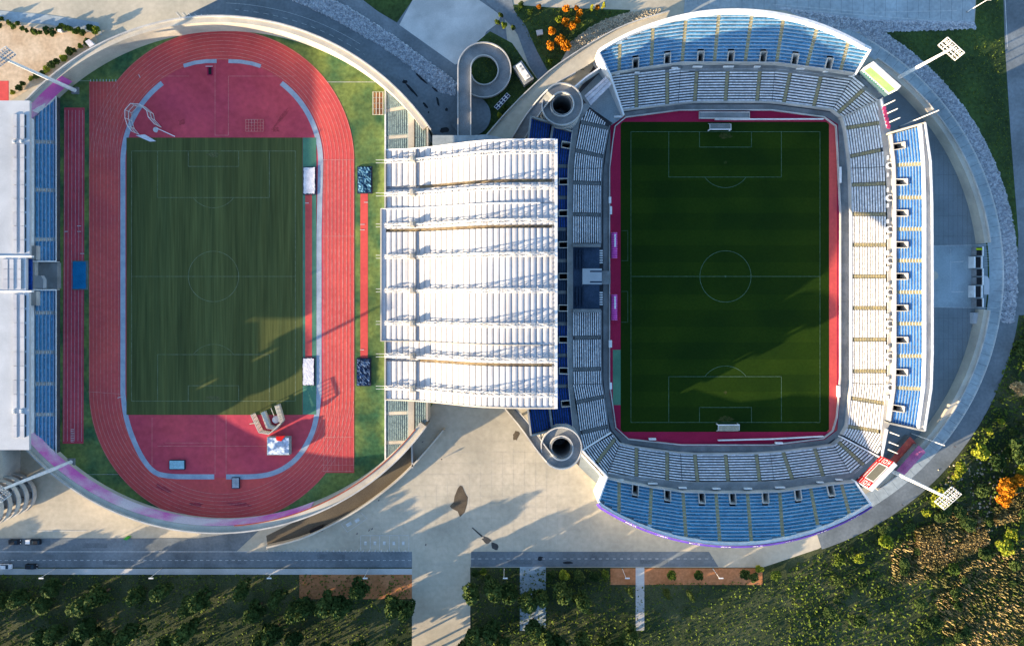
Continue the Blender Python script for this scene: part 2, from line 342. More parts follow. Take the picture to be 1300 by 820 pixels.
for x, y, rx, ry, ro in ((514, 104, 3, 2.4, 0), (523, 115, 13, 1.4, .85), (540, 134, 4, 1.6, .8), (560, 112, 1.4, 8, -.3), (535, 100, 10, 1.3, .7), (556, 130, 1.5, 6, -.2), (567, 139, 2, 2, 0), (552, 114, 6, 1.3, .7), (565, 165, 6, 4, 0), (544, 143, 1.2, 1.2, 0)):
    sheet('tar_patch', blob(x, y, rx, ry, 12, ro, .3), M('tar', (.03, .033, .038), (.02, .022, .026), .4), .03)
for x, y, rx, ry in ((686, 709, 4, 2.6), (720, 714, 7, 1.6)): sheet('tar_patch', blob(x, y, rx, ry, 12, 0, .2), MAT['tar'], .03)
# ------------------------------------------------------------------ left stadium surfaces
sheet('athletics_ground', arc(LCX, LCY, 320, -180, 180, 120)[:-1], m_grass2, .10)
tcx, ty, by = 281.5, 206, 496
out = arc(tcx, ty, 168.5, 180, 360, 50) + arc(tcx, by, 168.5, 0, 180, 50)
sheet('running_track', out, m_track, .14)
sheet('running_track', [(113.2, 104), (152, 104), (150, 210), (113.2, 210)], m_track, .144)
sheet('running_track', [(409, 202), (449.6, 202), (449.6, 600), (405, 600), (400, 540), (409, 490)], m_track, .148)
inn = [(152, 215), (152, 206)] + arc(tcx, ty, 129.5, 180, 360, 40)[1:] + [(411, 480), (409.5, 510), (402, 540), (392, 562), (376, 582), (352, 600), (333, 606), (212, 606), (190, 596), (172, 568), (160, 540), (152, 505)]
sheet('track_infield', inn, m_track2, .17)
kb = MB()
def kerb(pts, wpx, z): loopstrip(kb, pts, wpx, z, closed=False)
def ribbon(mb, pts, wpx, z):
    L = []; Rr = []
    for k in range(len(pts)):
        a = pts[max(0, k - 1)]; b = pts[min(len(pts) - 1, k + 1)]; dx, dy = b[0] - a[0], b[1] - a[1]; l = math.hypot(dx, dy)
        nx, ny = -dy / l * wpx / 2, dx / l * wpx / 2; L.append(P(pts[k][0] + nx, pts[k][1] + ny, z)); Rr.append(P(pts[k][0] - nx, pts[k][1] - ny, z))
    for k in range(len(pts) - 1): mb.poly([L[k], L[k + 1], Rr[k + 1], Rr[k]])
def smoothp(pts, it=2):
    for _ in range(it):
        q = [pts[0]]
        for a, b in zip(pts, pts[1:]): q += [(a[0] * .75 + b[0] * .25, a[1] * .75 + b[1] * .25), (a[0] * .25 + b[0] * .75, a[1] * .25 + b[1] * .75)]
        q.append(pts[-1]); pts = q
    return pts
ribbon(kb, arc(tcx, ty, 125.5, 233, 180, 24) + [(156, 300), (156, 500)] + smoothp([(156, 500), (160, 534), (176, 575), (194, 600), (214, 604.5), (240, 605), (272, 605)], 2)[1:], 6.4, .20)
ribbon(kb, smoothp([(287, 605), (330, 605), (356, 598), (380, 580), (396, 552), (402, 530), (405, 500)], 2) + [(405, 300), (407, 206)] + arc(tcx, ty, 125.5, 360, 307, 24)[1:], 6.4, .20)
ribbon(kb, [(233, 84), (247, 80), (262, 78), (275, 78)], 5, .20); ribbon(kb, [(290, 78), (305, 78.5), (320, 81), (331, 84.5)], 5, .20)
kb.build('blue_track_kerb', m_blue_k, None, 'structure')
ln = MB()
for i in range(9):
    r = 131 + i * 4.6
    pts = arc(tcx, ty, r, 180, 360, 40) + arc(tcx, by, r, 0, 180, 40); loopstrip(ln, pts, .42, .19)
    x = 411 + i * 4.75; strip(ln, (x, 203), (x, 599), .4, .194); x = 114 + i * 4.4; strip(ln, (x, 105), (x, 200), .35, .194)
for y in (554.5, 590, 300): strip(ln, (409, y), (449, y), .4, .196)
strip(ln, (112, 497), (152, 500), .5, .196); strip(ln, (409, 598), (449, 598), .6, .196); strip(ln, (409, 203), (449, 203), .5, .196)
ln.build('lane_markings', m_lane, None, 'structure')
f = MB(); 
for a, b in (((273, 602), (273, 526)), ((287, 602), (287, 526)), ((273, 526), (287, 526)), ((290, 97), (375, 97)), ((290, 97), (290, 172)), ((273, 78), (273, 172)), ((240, 97), (200, 97)), ((200, 566), (340, 566)), ((273, 172), (290, 172)), ((193, 530), (193, 590)), ((210, 562), (270, 562))): strip(f, a, b, .35, .2)
f.build('infield_lines', m_lane, None, 'structure')
sheet('football_pitch', [(160.5, 175), (384, 175), (384, 526.5), (160.5, 526.5)], m_grassL, .21)
fl = MB()
loopstrip(fl, [(167, 192), (375, 192), (375, 509), (167, 509)], .55, .23)
strip(fl, (167, 351), (375, 351), .45, .23); loopstrip(fl, arc(271, 351, 32, 0, 360, 48)[:-1], .5, .232)
loopstrip(fl, [(200, 192), (342, 192), (342, 251), (200, 251)], .5, .234, False); strip(fl, (200, 192), (200, 251), .5, .234)
loopstrip(fl, [(200, 509), (200, 450), (342, 450), (342, 509)], .5, .234, False)
loopstrip(fl, [(239, 192), (239, 211.5), (303, 211.5), (303, 192)], .5, .234, False); loopstrip(fl, [(239, 509), (239, 489.5), (303, 489.5), (303, 509)], .5, .234, False)
loopstrip(fl, arc(271, 232, 32, 37, 143, 14), .4, .234, False); loopstrip(fl, arc(271, 469, 32, 217, 323, 14), .4, .234, False)
fl.build('pitch_lines', m_lineg, None, 'structure')
sheet('teal_surface', [(384.3, 175), (401.5, 175), (401.5, 526), (384.3, 526)], m_teal, .215)
sheet('jump_runway', [(387.5, 246), (396, 246), (396, 455), (387.5, 455)], m_track, .235)
sheet('jump_runway', [(457.5, 244), (467, 244), (467, 456), (457.5, 456)], m_track, .13)
sheet('jump_runway', [(81.5, 137), (107.5, 137), (106, 563), (79.5, 563)], m_track2, .13)
el = MB()
for k in range(6): strip(el, (82.5 + k * 4.5, 140), (81 + k * 4.5, 560), .3, .15)
for a, b in (((98, 287), (103, 287)), ((98, 294), (103, 294)), ((102, 322), (107, 322)), ((82, 294), (86, 294)), ((387, 258), (392, 258)), ((457, 285), (463, 285)), ((457, 292), (463, 292)), ((462, 257), (467, 257)), ((457, 444), (462, 444)), ((176, 95), (178, 99)), ((149, 505), (157, 503))): strip(el, a, b, .8, .25)
for k in range(9): strip(el, (115 + k * 4, 101), (115 + k * 4, 104), .8, .16)
for k in range(8): strip(el, (90, 545 + k * 2.2), (94, 545 + k * 2.2), .7, .16)
strip(el, (115, 103), (62, 103), .3, .15); strip(el, (415, 104.5), (485, 104.5), .5, .15); strip(el, (92, 602), (150, 602), .3, .15)
el.build('runway_marks', m_line, None, 'structure')
# ------------------------------------------------------------------ right pitch
sheet('field_surround', [(775, 160), (793, 148), (864, 139), (980, 139.5), (1048, 148), (1064, 158), (1067, 250), (1067, 500), (1063, 546), (1047, 558), (980, 566), (866, 566), (798, 558), (781, 545), (774, 500)], m_maroon, .10)
sheet('surround_track', [(1050, 155), (1062.5, 158), (1062.5, 546), (1050, 549)], m_track, .12)
sheet('teal_surface', [(778, 444), (788.2, 444), (788.2, 514), (778, 514)], m_teal, .12)
pr = [(791, 155)] + [(1049, 155), (1052.5, 158), (1052.5, 545), (1049, 548), (791, 548), (788, 545), (788, 158)]
sheet('football_pitch', pr, m_grassR, .14)
# mowing bands
mow = M('green_turf_light', (.019, .041, .0035), (.012, .032, .003), .05, fine=.12, finescale=1.2)
for k in range(9): sheet('mown_band', [(801, 168 + k * 41 + 1), (1041, 168 + k * 41 + 1), (1041, min(536, 168 + k * 41 + 20.5)), (801, min(536, 168 + k * 41 + 20.5))], mow, .15)
fr = MB()
loopstrip(fr, [(801, 167.5), (1041, 167.5), (1041, 536), (801, 536)], .5, .17); strip(fr, (801, 351), (1041, 351), .5, .17)
loopstrip(fr, arc(921, 351, 32.5, 0, 360, 56)[:-1], .55, .172); strip(fr, (920, 351), (922, 351), 2, .174)
loopstrip(fr, [(849, 167.5), (849, 225), (992, 225), (992, 167.5)], .5, .174, False); loopstrip(fr, [(849, 536), (849, 478), (992, 478), (992, 536)], .5, .174, False)
loopstrip(fr, [(888, 167.5), (888, 187), (954, 187), (954, 167.5)], .5, .174, False); loopstrip(fr, [(888, 536), (888, 517), (954, 517), (954, 536)], .5, .174, False)
loopstrip(fr, arc(921, 206, 32.5, 36, 144, 14), .5, .174, False); loopstrip(fr, arc(921, 497, 32.5, 216, 324, 14), .5, .174, False)
for y0, y1 in ((293, 331), (370, 409)): loopstrip(fr, [(789, y0), (797, y0), (797, y1), (789, y1)], .35, .176, False)
fr.build('pitch_lines', M('grass_line_paint', (.10, .17, .11), (.06, .11, .07), .8), None, 'structure')
m_worn = M('worn_goalmouth', (.05, .052, .018), (.02, .04, .008), .9, fine=.4)
random.seed(21)
for x, y, rx, ry in ((921, 172, 9, 4), (921, 532, 9, 4), (921, 206, 2, 2), (921, 498, 2, 2)): sheet('worn_patch', blob(x, y, rx, ry, 18, 0, .3), m_worn, .158)
m_wornL = M('dry_turf', (.10, .10, .045), (.075, .09, .038), .9, fine=.4)
for x, y, rx, ry in ((271, 197, 8, 3), (271, 505, 8, 3)): sheet('worn_patch', blob(x, y, rx, ry, 18, 0, .35), m_wornL, .222)
m_scuff = M('track_wear', (.42, .055, .07), (.34, .05, .06), .6, fine=.3)
for x, y, rx, ry, ro in ((357, 150, 16, 2, -.9), (350, 165, 5, 3, 0), (303, 640, 14, 3, 0), (250, 640, 8, 3, .1), (207, 620, 10, 3, .5), (231, 155, 4, 4, 0)): sheet('track_wear', blob(x, y, rx, ry, 16, ro, .4), m_scuff, .182)
# ------------------------------------------------------------------ seating tiers
def unit_row():
    mb = MB(); mb.box((0, -.04, .2), (1, .32, .34)); mb.box((0, .15, .36), (1, .06, .42))
    me = bpy.data.meshes.new('seat_row'); me.from_pydata(mb.v, [], mb.f); return me
ROWM = {}
def row_mesh(mat):
    if mat.name not in ROWM: me = unit_row(); me.materials.append(mat); ROWM[mat.name] = me
    return ROWM[mat.name]
def put_row(root, a, b, mat, sy_=1.0):
    v = b - a; l = math.hypot(v.x, v.y)
    if l < .8: return 0
    o = bpy.data.objects.new('seat_row', row_mesh(mat)); COL.objects.link(o); o.parent = root
    o.location = (a + b) / 2 - abs_loc(root); o.rotation_euler = (0, 0, math.atan2(v.y, v.x)); o.scale = (l, sy_, .5 + .5 * sy_); return 1
def tier(root, B, zi, slope, tread, seatm, stepm, stairm, voms=(), out=None, seats=None, maxrows=99, rimgap=0.0, matfn=None, vdep=3.2, thin=1.0):
    """B: list of (inner_px, outer_px, kind). Rows run parallel to the inner edge of each bay, rising away from the pitch."""
    I = [P(b[0][0], b[0][1], zi) for b in B]; O = []
    for k, b in enumerate(B):
        z = zi + 3
        for _ in range(8):
            o = P(b[1][0], b[1][1], z); z = zi + slope * math.hypot(o.x - I[k].x, o.y - I[k].y)
        O.append(P(b[1][0], b[1][1], z))
    steps = MB(); voids = MB(); frames = MB(); rise = slope * tread; cnt = 0
    for k in range(len(B) - 1):
        a, b, oa, ob = I[k], I[k + 1], O[k], O[k + 1]
        e = Vector((b.x - a.x, b.y - a.y, 0)); L0 = e.length; e /= L0; n = Vector((-e.y, e.x, 0))
        if n.dot(oa + ob - a - b) < 0: n = -n
        n.z = 0; flip = (e.x * n.y - e.y * n.x) < 0     # seat back must face outwards
        DA, DB = max(.5, (oa - a).dot(n)), max(.5, (ob - b).dot(n)); da, db = (oa - a), (ob - b); da.z = db.z = 0
        def pt(t, d): 
            A = a + da * (d / DA); Bp = b + db * (d / DB); v = A + (Bp - A) * t; return Vector((v.x, v.y, 0))
        ga = .75 if B[k][2] == 'a' else .12; gb = .75 if B[k + 1][2] == 'a' else .12
        vom = voms[k] if voms and k < len(voms) else None
        r = 0
        while r < maxrows:
            d0, d1 = r * tread, (r + 1) * tread; dm = (d0 + d1) / 2
            if dm > max(DA, DB) - rimgap: break
            t0, t1 = 0.0, 1.0
            if dm > DA - rimgap: t0 = (dm - DA + rimgap) / (DB - DA) if DB > DA else 0
            if dm > DB - rimgap: t1 = (dm - DA + rimgap) / (DB - DA) if DB < DA else 1
            t0 = max(0, min(1, t0)); t1 = max(0, min(1, t1))
            if t1 - t0 < .02: r += 1; continue
            z = zi + r * rise; segs = [(t0, t1)]; Lr = (pt(1, dm) - pt(0, dm)).length
            if vom is not None and d0 < vdep:
                hw = 1.05 / Lr; segs = [(t0, vom - hw), (vom + hw, t1)]
            for (u, v) in segs:
                if v - u <= 0: continue
                q = [pt(u, d0), pt(v, d0), pt(v, d1), pt(u, d1)]
                for p_ in q: p_.z = z
                steps.poly(q)
                w0, w1 = q[3].copy(), q[2].copy(); w2, w3 = w1.copy(), w0.copy(); w2.z += rise; w3.z += rise; steps.poly([w0, w1, w2, w3])
                x0, x1 = pt(u, d0 + tread * .55), pt(v, d0 + tread * .55); x0.z = x1.z = z; dl = (x1 - x0); ll = dl.length
                if ll < 1: continue
                dl /= ll; g0 = ga if u < 1e-6 else .15; g1 = gb if v > 1 - 1e-6 else .15
                p0, p1 = x0 + dl * g0, x1 - dl * g1
                if (p1 - p0).dot(dl) < .8: continue
                if seats is None or seats(k): cnt += put_row(root, p1 if flip else p0, p0 if flip else p1, matfn(k, r) if matfn else seatm, thin)
            r += 1
        if vom is not None:
            hw = 1.05; L1 = (pt(1, 1) - pt(0, 1)).length; c0 = pt(vom, 0); c1 = pt(vom, vdep)
            th = e * hw; fl_ = [c0 - th, c0 + th, c1 + th, c1 - th]
            voids.poly([Vector((p_.x, p_.y, zi - 2.4)) for p_ in fl_])
            zt = zi + (vdep / tread) * rise + 1.0
            pts = [Vector((c0.x - th.x, c0.y - th.y, zi + 1.0)), Vector((c1.x - th.x, c1.y - th.y, zt)), Vector((c1.x + th.x, c1.y + th.y, zt)), Vector((c0.x + th.x, c0.y + th.y, zi + 1.0))]
            fm = MB().wall(pts[:2], .2, zi - 2.4); fm.wall(pts[1:3], .2, zi - 2.4); fm.wall(pts[2:], .2, zi - 2.4)
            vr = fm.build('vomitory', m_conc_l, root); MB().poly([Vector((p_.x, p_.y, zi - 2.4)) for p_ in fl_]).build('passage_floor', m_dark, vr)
    steps.build('terrace_steps', stepm, root)
    for k, b in enumerate(B):
        if b[2] != 'a': continue
        st = MB(); v = O[k] - I[k]; v.z = 0; D = v.length; v /= D; ang = math.atan2(v.y, v.x); nn = max(1, int((D - rimgap) / tread))
        for r in range(min(nn, maxrows)):
            z = zi + r * rise; c = I[k] + v * ((r + .75) * tread); st.box((c.x, c.y, z + rise * .25), (tread * .5, 1.15, rise * .5 + .04), ang)
            c = I[k] + v * ((r + .25) * tread); st.box((c.x, c.y, z + .03), (tread * .5, 1.15, .06), ang)
        st.build('stair', stairm, root)
    return I, O, cnt
rimN = lambda x, dy=0: 332 - math.sqrt(319 ** 2 - (x - 934) ** 2) + dy
rimS = lambda x, dy=0: 372 + math.sqrt(319 ** 2 - (x - 934) ** 2) - dy
def walls(root, name, pts, th, z0, mat): return MB().wall(pts, th, z0).build(name, mat, root)
def raise_(pts, h): return [Vector((p.x, p.y, p.z + h)) for p in pts]
def backing(root, pts, mat, z0=0):     # outer wall of a stand
    return MB().wall(pts, .5, z0).build('outer_wall', mat, root)
# ---- north stand
nst = thing('football_stand', 'curved upper stand at the top end of the right pitch, blue seats above white', 'stand', P(930, 75, 0))
B = [((790, 140), (776, 96), 'e'), ((808, 137.7), (808, 93), 'a'), ((847, 133.3), (847, 89.3), 'a'), ((861, 131.5), (864, 87.5), 's'), ((882, 129.5), (885, 87.2), 'a'), ((921, 129.2), (924, 87.2), 'a'), ((961, 129.2), (965, 87.2), 'a'), ((980, 129.5), (984, 88), 's'), ((995, 131), (1004, 90), 'a'), ((1033, 136), (1043, 94), 'a'), ((1057, 139.5), (1083, 97.5), 's'), ((1063, 144.5), (1099, 111.5), 'a'), ((1069, 149), (1117, 127), 'e')]
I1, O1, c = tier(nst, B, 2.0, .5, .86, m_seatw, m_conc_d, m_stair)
nc = c
Bu = [((775, 94), (761, 67), 'e'), ((786, 91.5), (787, rimN(787, 3)), 'a'), ((827, 85), (829, rimN(829, 3)), 'a'), ((866, 80), (871, rimN(871, 3)), 'a'), ((907, 80), (913, rimN(913, 3)), 'a'), ((946, 80), (955, rimN(955, 3)), 'a'), ((986, 80.5), (995, rimN(995, 3)), 'a'), ((1024, 85.5), (1038, rimN(1038, 3)), 'a'), ((1067, 91), (1078, rimN(1078, 3)), 'a'), ((1085, 94), (1104, 63), 'e')]
mid = [None, .5, .5, .55, .5, .53, .55, .6, None]
I2, O2, c = tier(nst, Bu, 9.3, .52, 1.03, m_seatb, m_stepb, m_stair, mid)
print('north rows', nc + c)
def finish_stand(root, I1, O1, I2, O2, rim_pts, zr, ban=None, wallmat=m_conc_l):
    # front wall, concourse slab, upper front parapet, outer rim
    walls(root, 'front_wall', raise_(I1, .5), .3, 0, m_conc_l)
    cz = 7.3
    inner = [Vector((p.x, p.y, cz)) for p in O1]; outer = [Vector((p.x, p.y, cz)) for p in I2]
    return inner, outer
def concourse(root, a_px, b_px, z, mat=None, thick=.5):
    pts = [P(x, y, z) for x, y in a_px] + [P(x, y, z) for x, y in reversed(b_px)]
    return MB().prism(pts, z - thick, None).build('concourse', mat or m_conc, root)
walls(nst, 'front_wall', raise_(I1, .5), .3, 0, m_conc_l)
concourse(nst, [(775, 99), (864, 90.5), (984, 90.5), (1043, 97), (1081, 100.5), (1097, 114), (1112, 126), (1121, 122), (1100, 103), (1089, 95)], [(773, 92), (800, 86), (864, 77), (984, 77), (1025, 83), (1070, 89), (1082, 91), (1085, 91), (1087, 92), (1088, 93)], 7.25)
walls(nst, 'upper_parapet', raise_([p for p in I2], .9), .35, 7.0, m_conc_l)
rp = [P(x, rimN(x), 17.6) for x in range(762, 1106, 8)] + [P(1106, 62, 14.5)]; rp = [P(760, 66, 13.5)] + rp
for q in range(len(rp)):
    t = (rp[q].x - rp[0].x) / (rp[-1].x - rp[0].x); zz = 13.5 + 5.2 * math.sin(math.pi * t) ** .7 if 0 < t < 1 else 13.5
    px = 650 + rp[q].x * S * H / (H - rp[q].z); py = 365 - rp[q].y * S * H / (H - rp[q].z); rp[q] = P(px, py, zz + .8)
MB().wall(rp, 1.0, 0).build('rim_wall', m_white, nst)
walls(nst, 'side_wall', [rp[0], P(775, 95, 10.3), P(776, 98, 9), P(792, 146, 4)], .6, 0, m_white)
walls(nst, 'side_wall', [rp[-1], P(1086, 95, 10.3)], .6, 0, m_white)
walls(nst, 'corner_parapet', [P(1069, 149.5, 3.2), P(1121, 124.5, 8.3)], .35, 0, m_conc_l)
CUR = nst
for x0, x1, y in ((781, 787, 93.6), (806, 812, 92), (853, 861, 86), (880, 892, 84.4), (919, 932, 84.3), (958, 966, 84.4), (1012, 1022, 87), (1046, 1052, 90.5)): MB().wall([P(x0, y, 8.4), P(x1, y, 8.4)], .35, 7.2).build('concourse_parapet', m_white, CUR)
# ---- south stand
sst = thing('football_stand', 'curved stand at the bottom end of the right pitch with a purple banner rim', 'stand', P(930, 640, 0))
B = [((778, 551), (740, 572), 'e'), ((781.5, 556), (757, 588), 'a'), ((787, 563), (771, 602), 's'), ((808, 567.5), (808, 607.5), 'a'), ((847, 573), (847, 612), 'a'), ((864, 575), (866, 614), 's'), ((882, 576), (886, 615), 'a'), ((921, 576), (925, 615), 'a'), ((960, 575.5), (965, 615), 'a'), ((978, 574.5), (983, 614), 's'), ((994, 573), (1007, 611.5), 'a'), ((1034, 568), (1046, 607), 'a'), ((1058, 564.5), (1080, 602.5), 's'), ((1063.5, 560), (1098, 591.5), 'a'), ((1068, 556), (1113, 580), 'e')]
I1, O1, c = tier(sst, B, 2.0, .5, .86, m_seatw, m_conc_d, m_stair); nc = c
Bu = [((771, 607), (762, 635), 'e'), ((786, 610.5), (786, rimS(786, 3)), 'a'), ((827, 618), (825, rimS(825, 3)), 'a'), ((867, 624), (871, rimS(871, 3)), 'a'), ((909, 625), (914, rimS(914, 3)), 'a'), ((949, 625), (954, rimS(954, 3)), 'a'), ((990, 623.5), (994, rimS(994, 3)), 'a'), ((1029, 618), (1039, rimS(1039, 3)), 'a'), ((1068, 613), (1079, rimS(1079, 3)), 'a'), ((1085, 611), (1104, 638), 'e')]
m_seatb2 = M('teal_blue_seats', (.05, .23, .37), (.035, .17, .29), .9, fine=.5, finescale=2.0, rough=.45, cell=.2)
I2, O2, c = tier(sst, Bu, 9.3, .52, 1.03, m_seatb2, m_stepb, m_stair, mid); print('south rows', nc + c)
walls(sst, 'front_wall', raise_(I1, .5), .3, 0, m_conc_l)
concourse(sst, [(738, 571), (757, 587.5), (770, 600.5), (808, 605), (866, 612), (983, 611), (1046, 604.5), (1080, 600.5), (1097, 590), (1112, 579)], [(739, 576), (757, 593), (770, 609), (808, 617), (866, 627), (983, 627), (1046, 618), (1081, 613), (1100, 597), (1116, 584)], 7.25)
walls(sst, 'upper_parapet', raise_(I2, .9), .35, 7.0, m_conc_l)
rs = [P(760, 637, 14)] + [P(x, rimS(x), 14) for x in range(764, 1104, 8)] + [P(1106, 640, 14)]
for q in range(len(rs)):
    t = q / (len(rs) - 1); zz = 13 + 4.6 * math.sin(math.pi * t) ** .7 if 0 < t < 1 else 13
    px = 650 + rs[q].x * S * H / (H - rs[q].z); py = 365 - rs[q].y * S * H / (H - rs[q].z); rs[q] = P(px, py, zz + .8)
MB().wall(rs, .7, 0).build('rim_wall', m_white, sst)
walls(sst, 'side_wall', [rs[0], P(771, 606, 10.3), P(740, 573, 8.6)], .6, 0, m_white); walls(sst, 'side_wall', [rs[-1], P(1086, 611, 10.3)], .6, 0, m_white)
walls(sst, 'corner_parapet', [P(776, 549, 3.2), P(737, 573, 8.3)], .5, 0, m_white); walls(sst, 'corner_parapet', [P(1069, 555, 3.2), P(1117, 580.5, 8.3)], .5, 0, m_white)
def ledge(root, pts, cen):
    mb = MB(); f_ = []
    for p in pts:
        v = Vector((cen.x - p.x, cen.y - p.y, 0)).normalized(); f_.append((Vector((p.x + v.x * .3, p.y + v.y * .3, p.z - 2.3)), Vector((p.x + v.x * 1.5, p.y + v.y * 1.5, p.z - 3.0))))
    for a, b in zip(f_, f_[1:]): mb.poly([a[0], b[0], b[1], a[1]])
    mb.build('rim_ledge', m_stepb, root)
ledge(sst, rs, P(934, 372, 14))
# banner: sloping cloth on top of the rim, facing up and outward
cb = MB(); lt = MB(); c0 = P(934, 372, 0)
def outw(p, dd): 
    v = Vector((p.x - c0.x, p.y - c0.y, 0)).normalized(); return Vector((p.x + v.x * dd, p.y + v.y * dd, p.z))
for a, b in zip(rs, rs[1:]):
    p = [outw(a, .35), outw(b, .35), outw(b, 1.35), outw(a, 1.35)]; p[0].z += .5; p[1].z += .5; p[2].z -= .5; p[3].z -= .5; cb.poly(p); cb.poly([p[3], p[2], p[2] - Vector((0, 0, 2)), p[3] - Vector((0, 0, 2))])
ban = cb.build('banner', m_purple, sst)
for j in range(5, len(rs) - 2, 5):
    for q in range(10):
        t = q / 6; i0 = j + int(t); 
        if i0 + 1 >= len(rs) or q % 7 == 6: continue
        u = t - int(t); a = rs[i0].lerp(rs[i0 + 1], u); b = rs[i0].lerp(rs[i0 + 1], min(1, u + random.choice((.07, .1, .12))))
        w0, w1 = .75, random.choice((1.05, 1.05, .95)); pts = [outw(a, w0), outw(b, w0), outw(b, w1), outw(a, w1)]
        for z_, p in zip((.24, .24, -.16, -.16), pts): p.z += z_
        lt.poly(pts)
lt.build('banner_lettering', m_sign, ban)
CUR = sst
for x0, x1, y in ((783, 792, 609.5), (823, 835, 614), (862, 872, 619.5), (905, 915, 620.5), (945, 955, 620.5), (985, 997, 619), (1038, 1046, 612.5), (1062, 1070, 609)): MB().wall([P(x0, y, 8.4), P(x1, y, 8.4)], .35, 7.2).build('concourse_parapet', m_white, CUR)
# ---- east stand
est = thing('football_stand', 'sunlit long stand on the far right side of the pitch with broad white rim', 'stand', P(1130, 350, 0))
ys = [272, 311, 351, 391, 431, 471]
B = [((1069, 150), (1113, 129), 'e'), ((1073, 163), (1117, 156), 'a'), ((1078, 199), (1121, 190), 'a'), ((1079, 214), (1123, 212), 's'), ((1080, 235), (1125, 233), 'a')] + [((1081, y), (1126, y), 'a') for y in ys] + [((1081, 486), (1125, 488), 's'), ((1079, 505), (1123, 512), 'a'), ((1075.5, 541), (1119, 548), 'a'), ((1069, 552), (1117, 578), 'e')]
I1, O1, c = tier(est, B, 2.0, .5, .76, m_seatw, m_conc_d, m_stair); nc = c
yu = [251, 291, 331, 371, 411, 452]
Bu = [((1131, 171), (1170, 160), 'e'), ((1135, 210), (1174, 208), 'a')] + [((1136, y), (1175, y), 'a') for y in yu] + [((1135, 492), (1173, 494), 'a'), ((1129, 535), (1167, 544), 'e')]
m_seatb3 = M('bright_blue_seats', (.03, .15, .42), (.03, .12, .34), .9, fine=.2, finescale=2.0, rough=.45, cell=.2)
I2, O2, c = tier(est, Bu, 9.3, .55, .80, m_seatb3, m_stepb, m_stair, [.42, .53, .5, .5, .5, .5, .5, .5, .58], thin=.55); print('east rows', nc + c)
walls(est, 'front_wall', raise_(I1, .5), .3, 0, m_conc_l)
concourse(est, [(1112, 128), (1117, 156), (1122, 192), (1126, 233), (1127, 272), (1127, 471), (1126, 488), (1123, 512), (1119, 548), (1116, 578)], [(1121, 124), (1128, 156), (1132, 171), (1136, 210), (1137, 272), (1137, 471), (1136, 492), (1131, 535), (1125, 548), (1120, 580)], 7.25, m_conc_l)
walls(est, 'upper_parapet', raise_(I2, .9), .35, 7.0, m_conc_l)
rim_o = [(1175, 156), (1182, 205), (1184, 260), (1184.5, 351), (1184.5, 450), (1183, 493), (1174.5, 547)]; rim_i = [(1170, 158), (1174, 207), (1175.5, 260), (1175.5, 351), (1175.5, 450), (1174, 493), (1167, 544)]
ro = MB().prism([P(x, y, 14.3) for x, y in rim_o] + [P(x, y, 14.3) for x, y in reversed(rim_i)], 12.8); ro.build('rim_walkway', m_conc_l, est)
MB().wall([P(x, y, 15.2) for x, y in rim_o], .5, 0).build('rim_wall', m_white, est)
MB().wall([P(x, y, 15.0) for x, y in rim_i], .3, 13).build('rim_rail', m_white, est)
walls(est, 'side_wall', [P(1130, 169, 10.4), P(1175, 156, 15.2)], .6, 0, m_cream); walls(est, 'side_wall', [P(1128, 537, 10.4), P(1174, 547, 15.2)], .6, 0, m_conc)
walls(est, 'corner_wall', [P(1119, 126, 8.4), P(1128, 162, 8.4)], .5, 0, m_white); walls(est, 'corner_wall', [P(1127, 545, 8.4), P(1120, 580, 8.4)], .5, 0, m_white)
bb = MB(); 
for k in range(6): bb.box(P(1122.5 + k * 1.1, 138 + k * 4.6, 8.6), (1.1, 1.25, .5), R(-12))
bb.build('red_fascia', M('pink_red_board', (.5, .06, .16)), est)
CUR = est
for y in yu + [210, 492]:
    q = arc(1130.5, y, 3.6, 60, 300, 8) ; MB().wall([P(x, yy, 8.5) for x, yy in q], .35, 7.2).build('concourse_parapet', m_white, est)
for y in (200, 222, 241, 261, 281, 301, 321, 341, 361, 381, 401, 421, 441, 461, 481, 505): MB().wall([P(1128, y - 2.5, 8.3), P(1128, y + 2.5, 8.3)], .4, 7.2).build('concourse_parapet', m_white, est)
# ------------------------------------------------------------------ west grandstand with the white roof
wst = thing('roofed_grandstand', 'main grandstand between the two pitches under a huge white ribbed roof', 'grandstand', P(650, 350, 0))
B1 = [((774, 160), (748, 138), 'e'), ((773, 163), (736, 155), 'a'), ((766, 199), (730, 191), 'a'), ((764.5, 214), (729, 214), 's'), ((763.5, 233), (727.5, 232), 'a'), ((763, 273), (727, 272), 'a'), ((763, 309), (727, 309), 'e')]
B2 = [((763, 394), (727, 394), 'e'), ((763, 428), (727, 429), 'a'), ((763.5, 468), (727, 469), 'a'), ((764, 487), (728, 488), 's'), ((767, 503), (730, 511), 'a'), ((772, 541), (737, 549), 'a'), ((774, 549.5), (741, 571), 'e')]
Ia, Oa, c1 = tier(wst, B1, 2.0, .5, .82, m_seatw, m_conc_d, m_stairg)
Ib, Ob, c2 = tier(wst, B2, 2.0, .5, .82, m_seatw, m_conc_d, m_stairg)
yw = [211, 251, 291, 331, 371, 411, 451, 490]
Bu = [((726, 169), (703, 162), 'e'), ((721, 211), (699, 211), 'a')] + [((720.5, y), (698, y), 'a') for y in yw[1:7]] + [((721.5, 490), (698, 490), 'a'), ((727, 541), (703, 547), 'e')]
mf = lambda k, r: m_seatn if k in (3, 4, 5) else m_seatdb
Iu, Ou, c3 = tier(wst, Bu, 9.3, .6, .85, m_seatdb, m_stepdb, m_stairg, [.40, .5, .5, .5, .5, .5, .5, .5, .42], matfn=mf)
Bt = [((699, 158), (675, 150), 'e'), ((696, 184), (672, 180), 's')] ; Bt2 = [((695, 514), (672, 518), 's'), ((700, 543), (675, 551), 'e')]
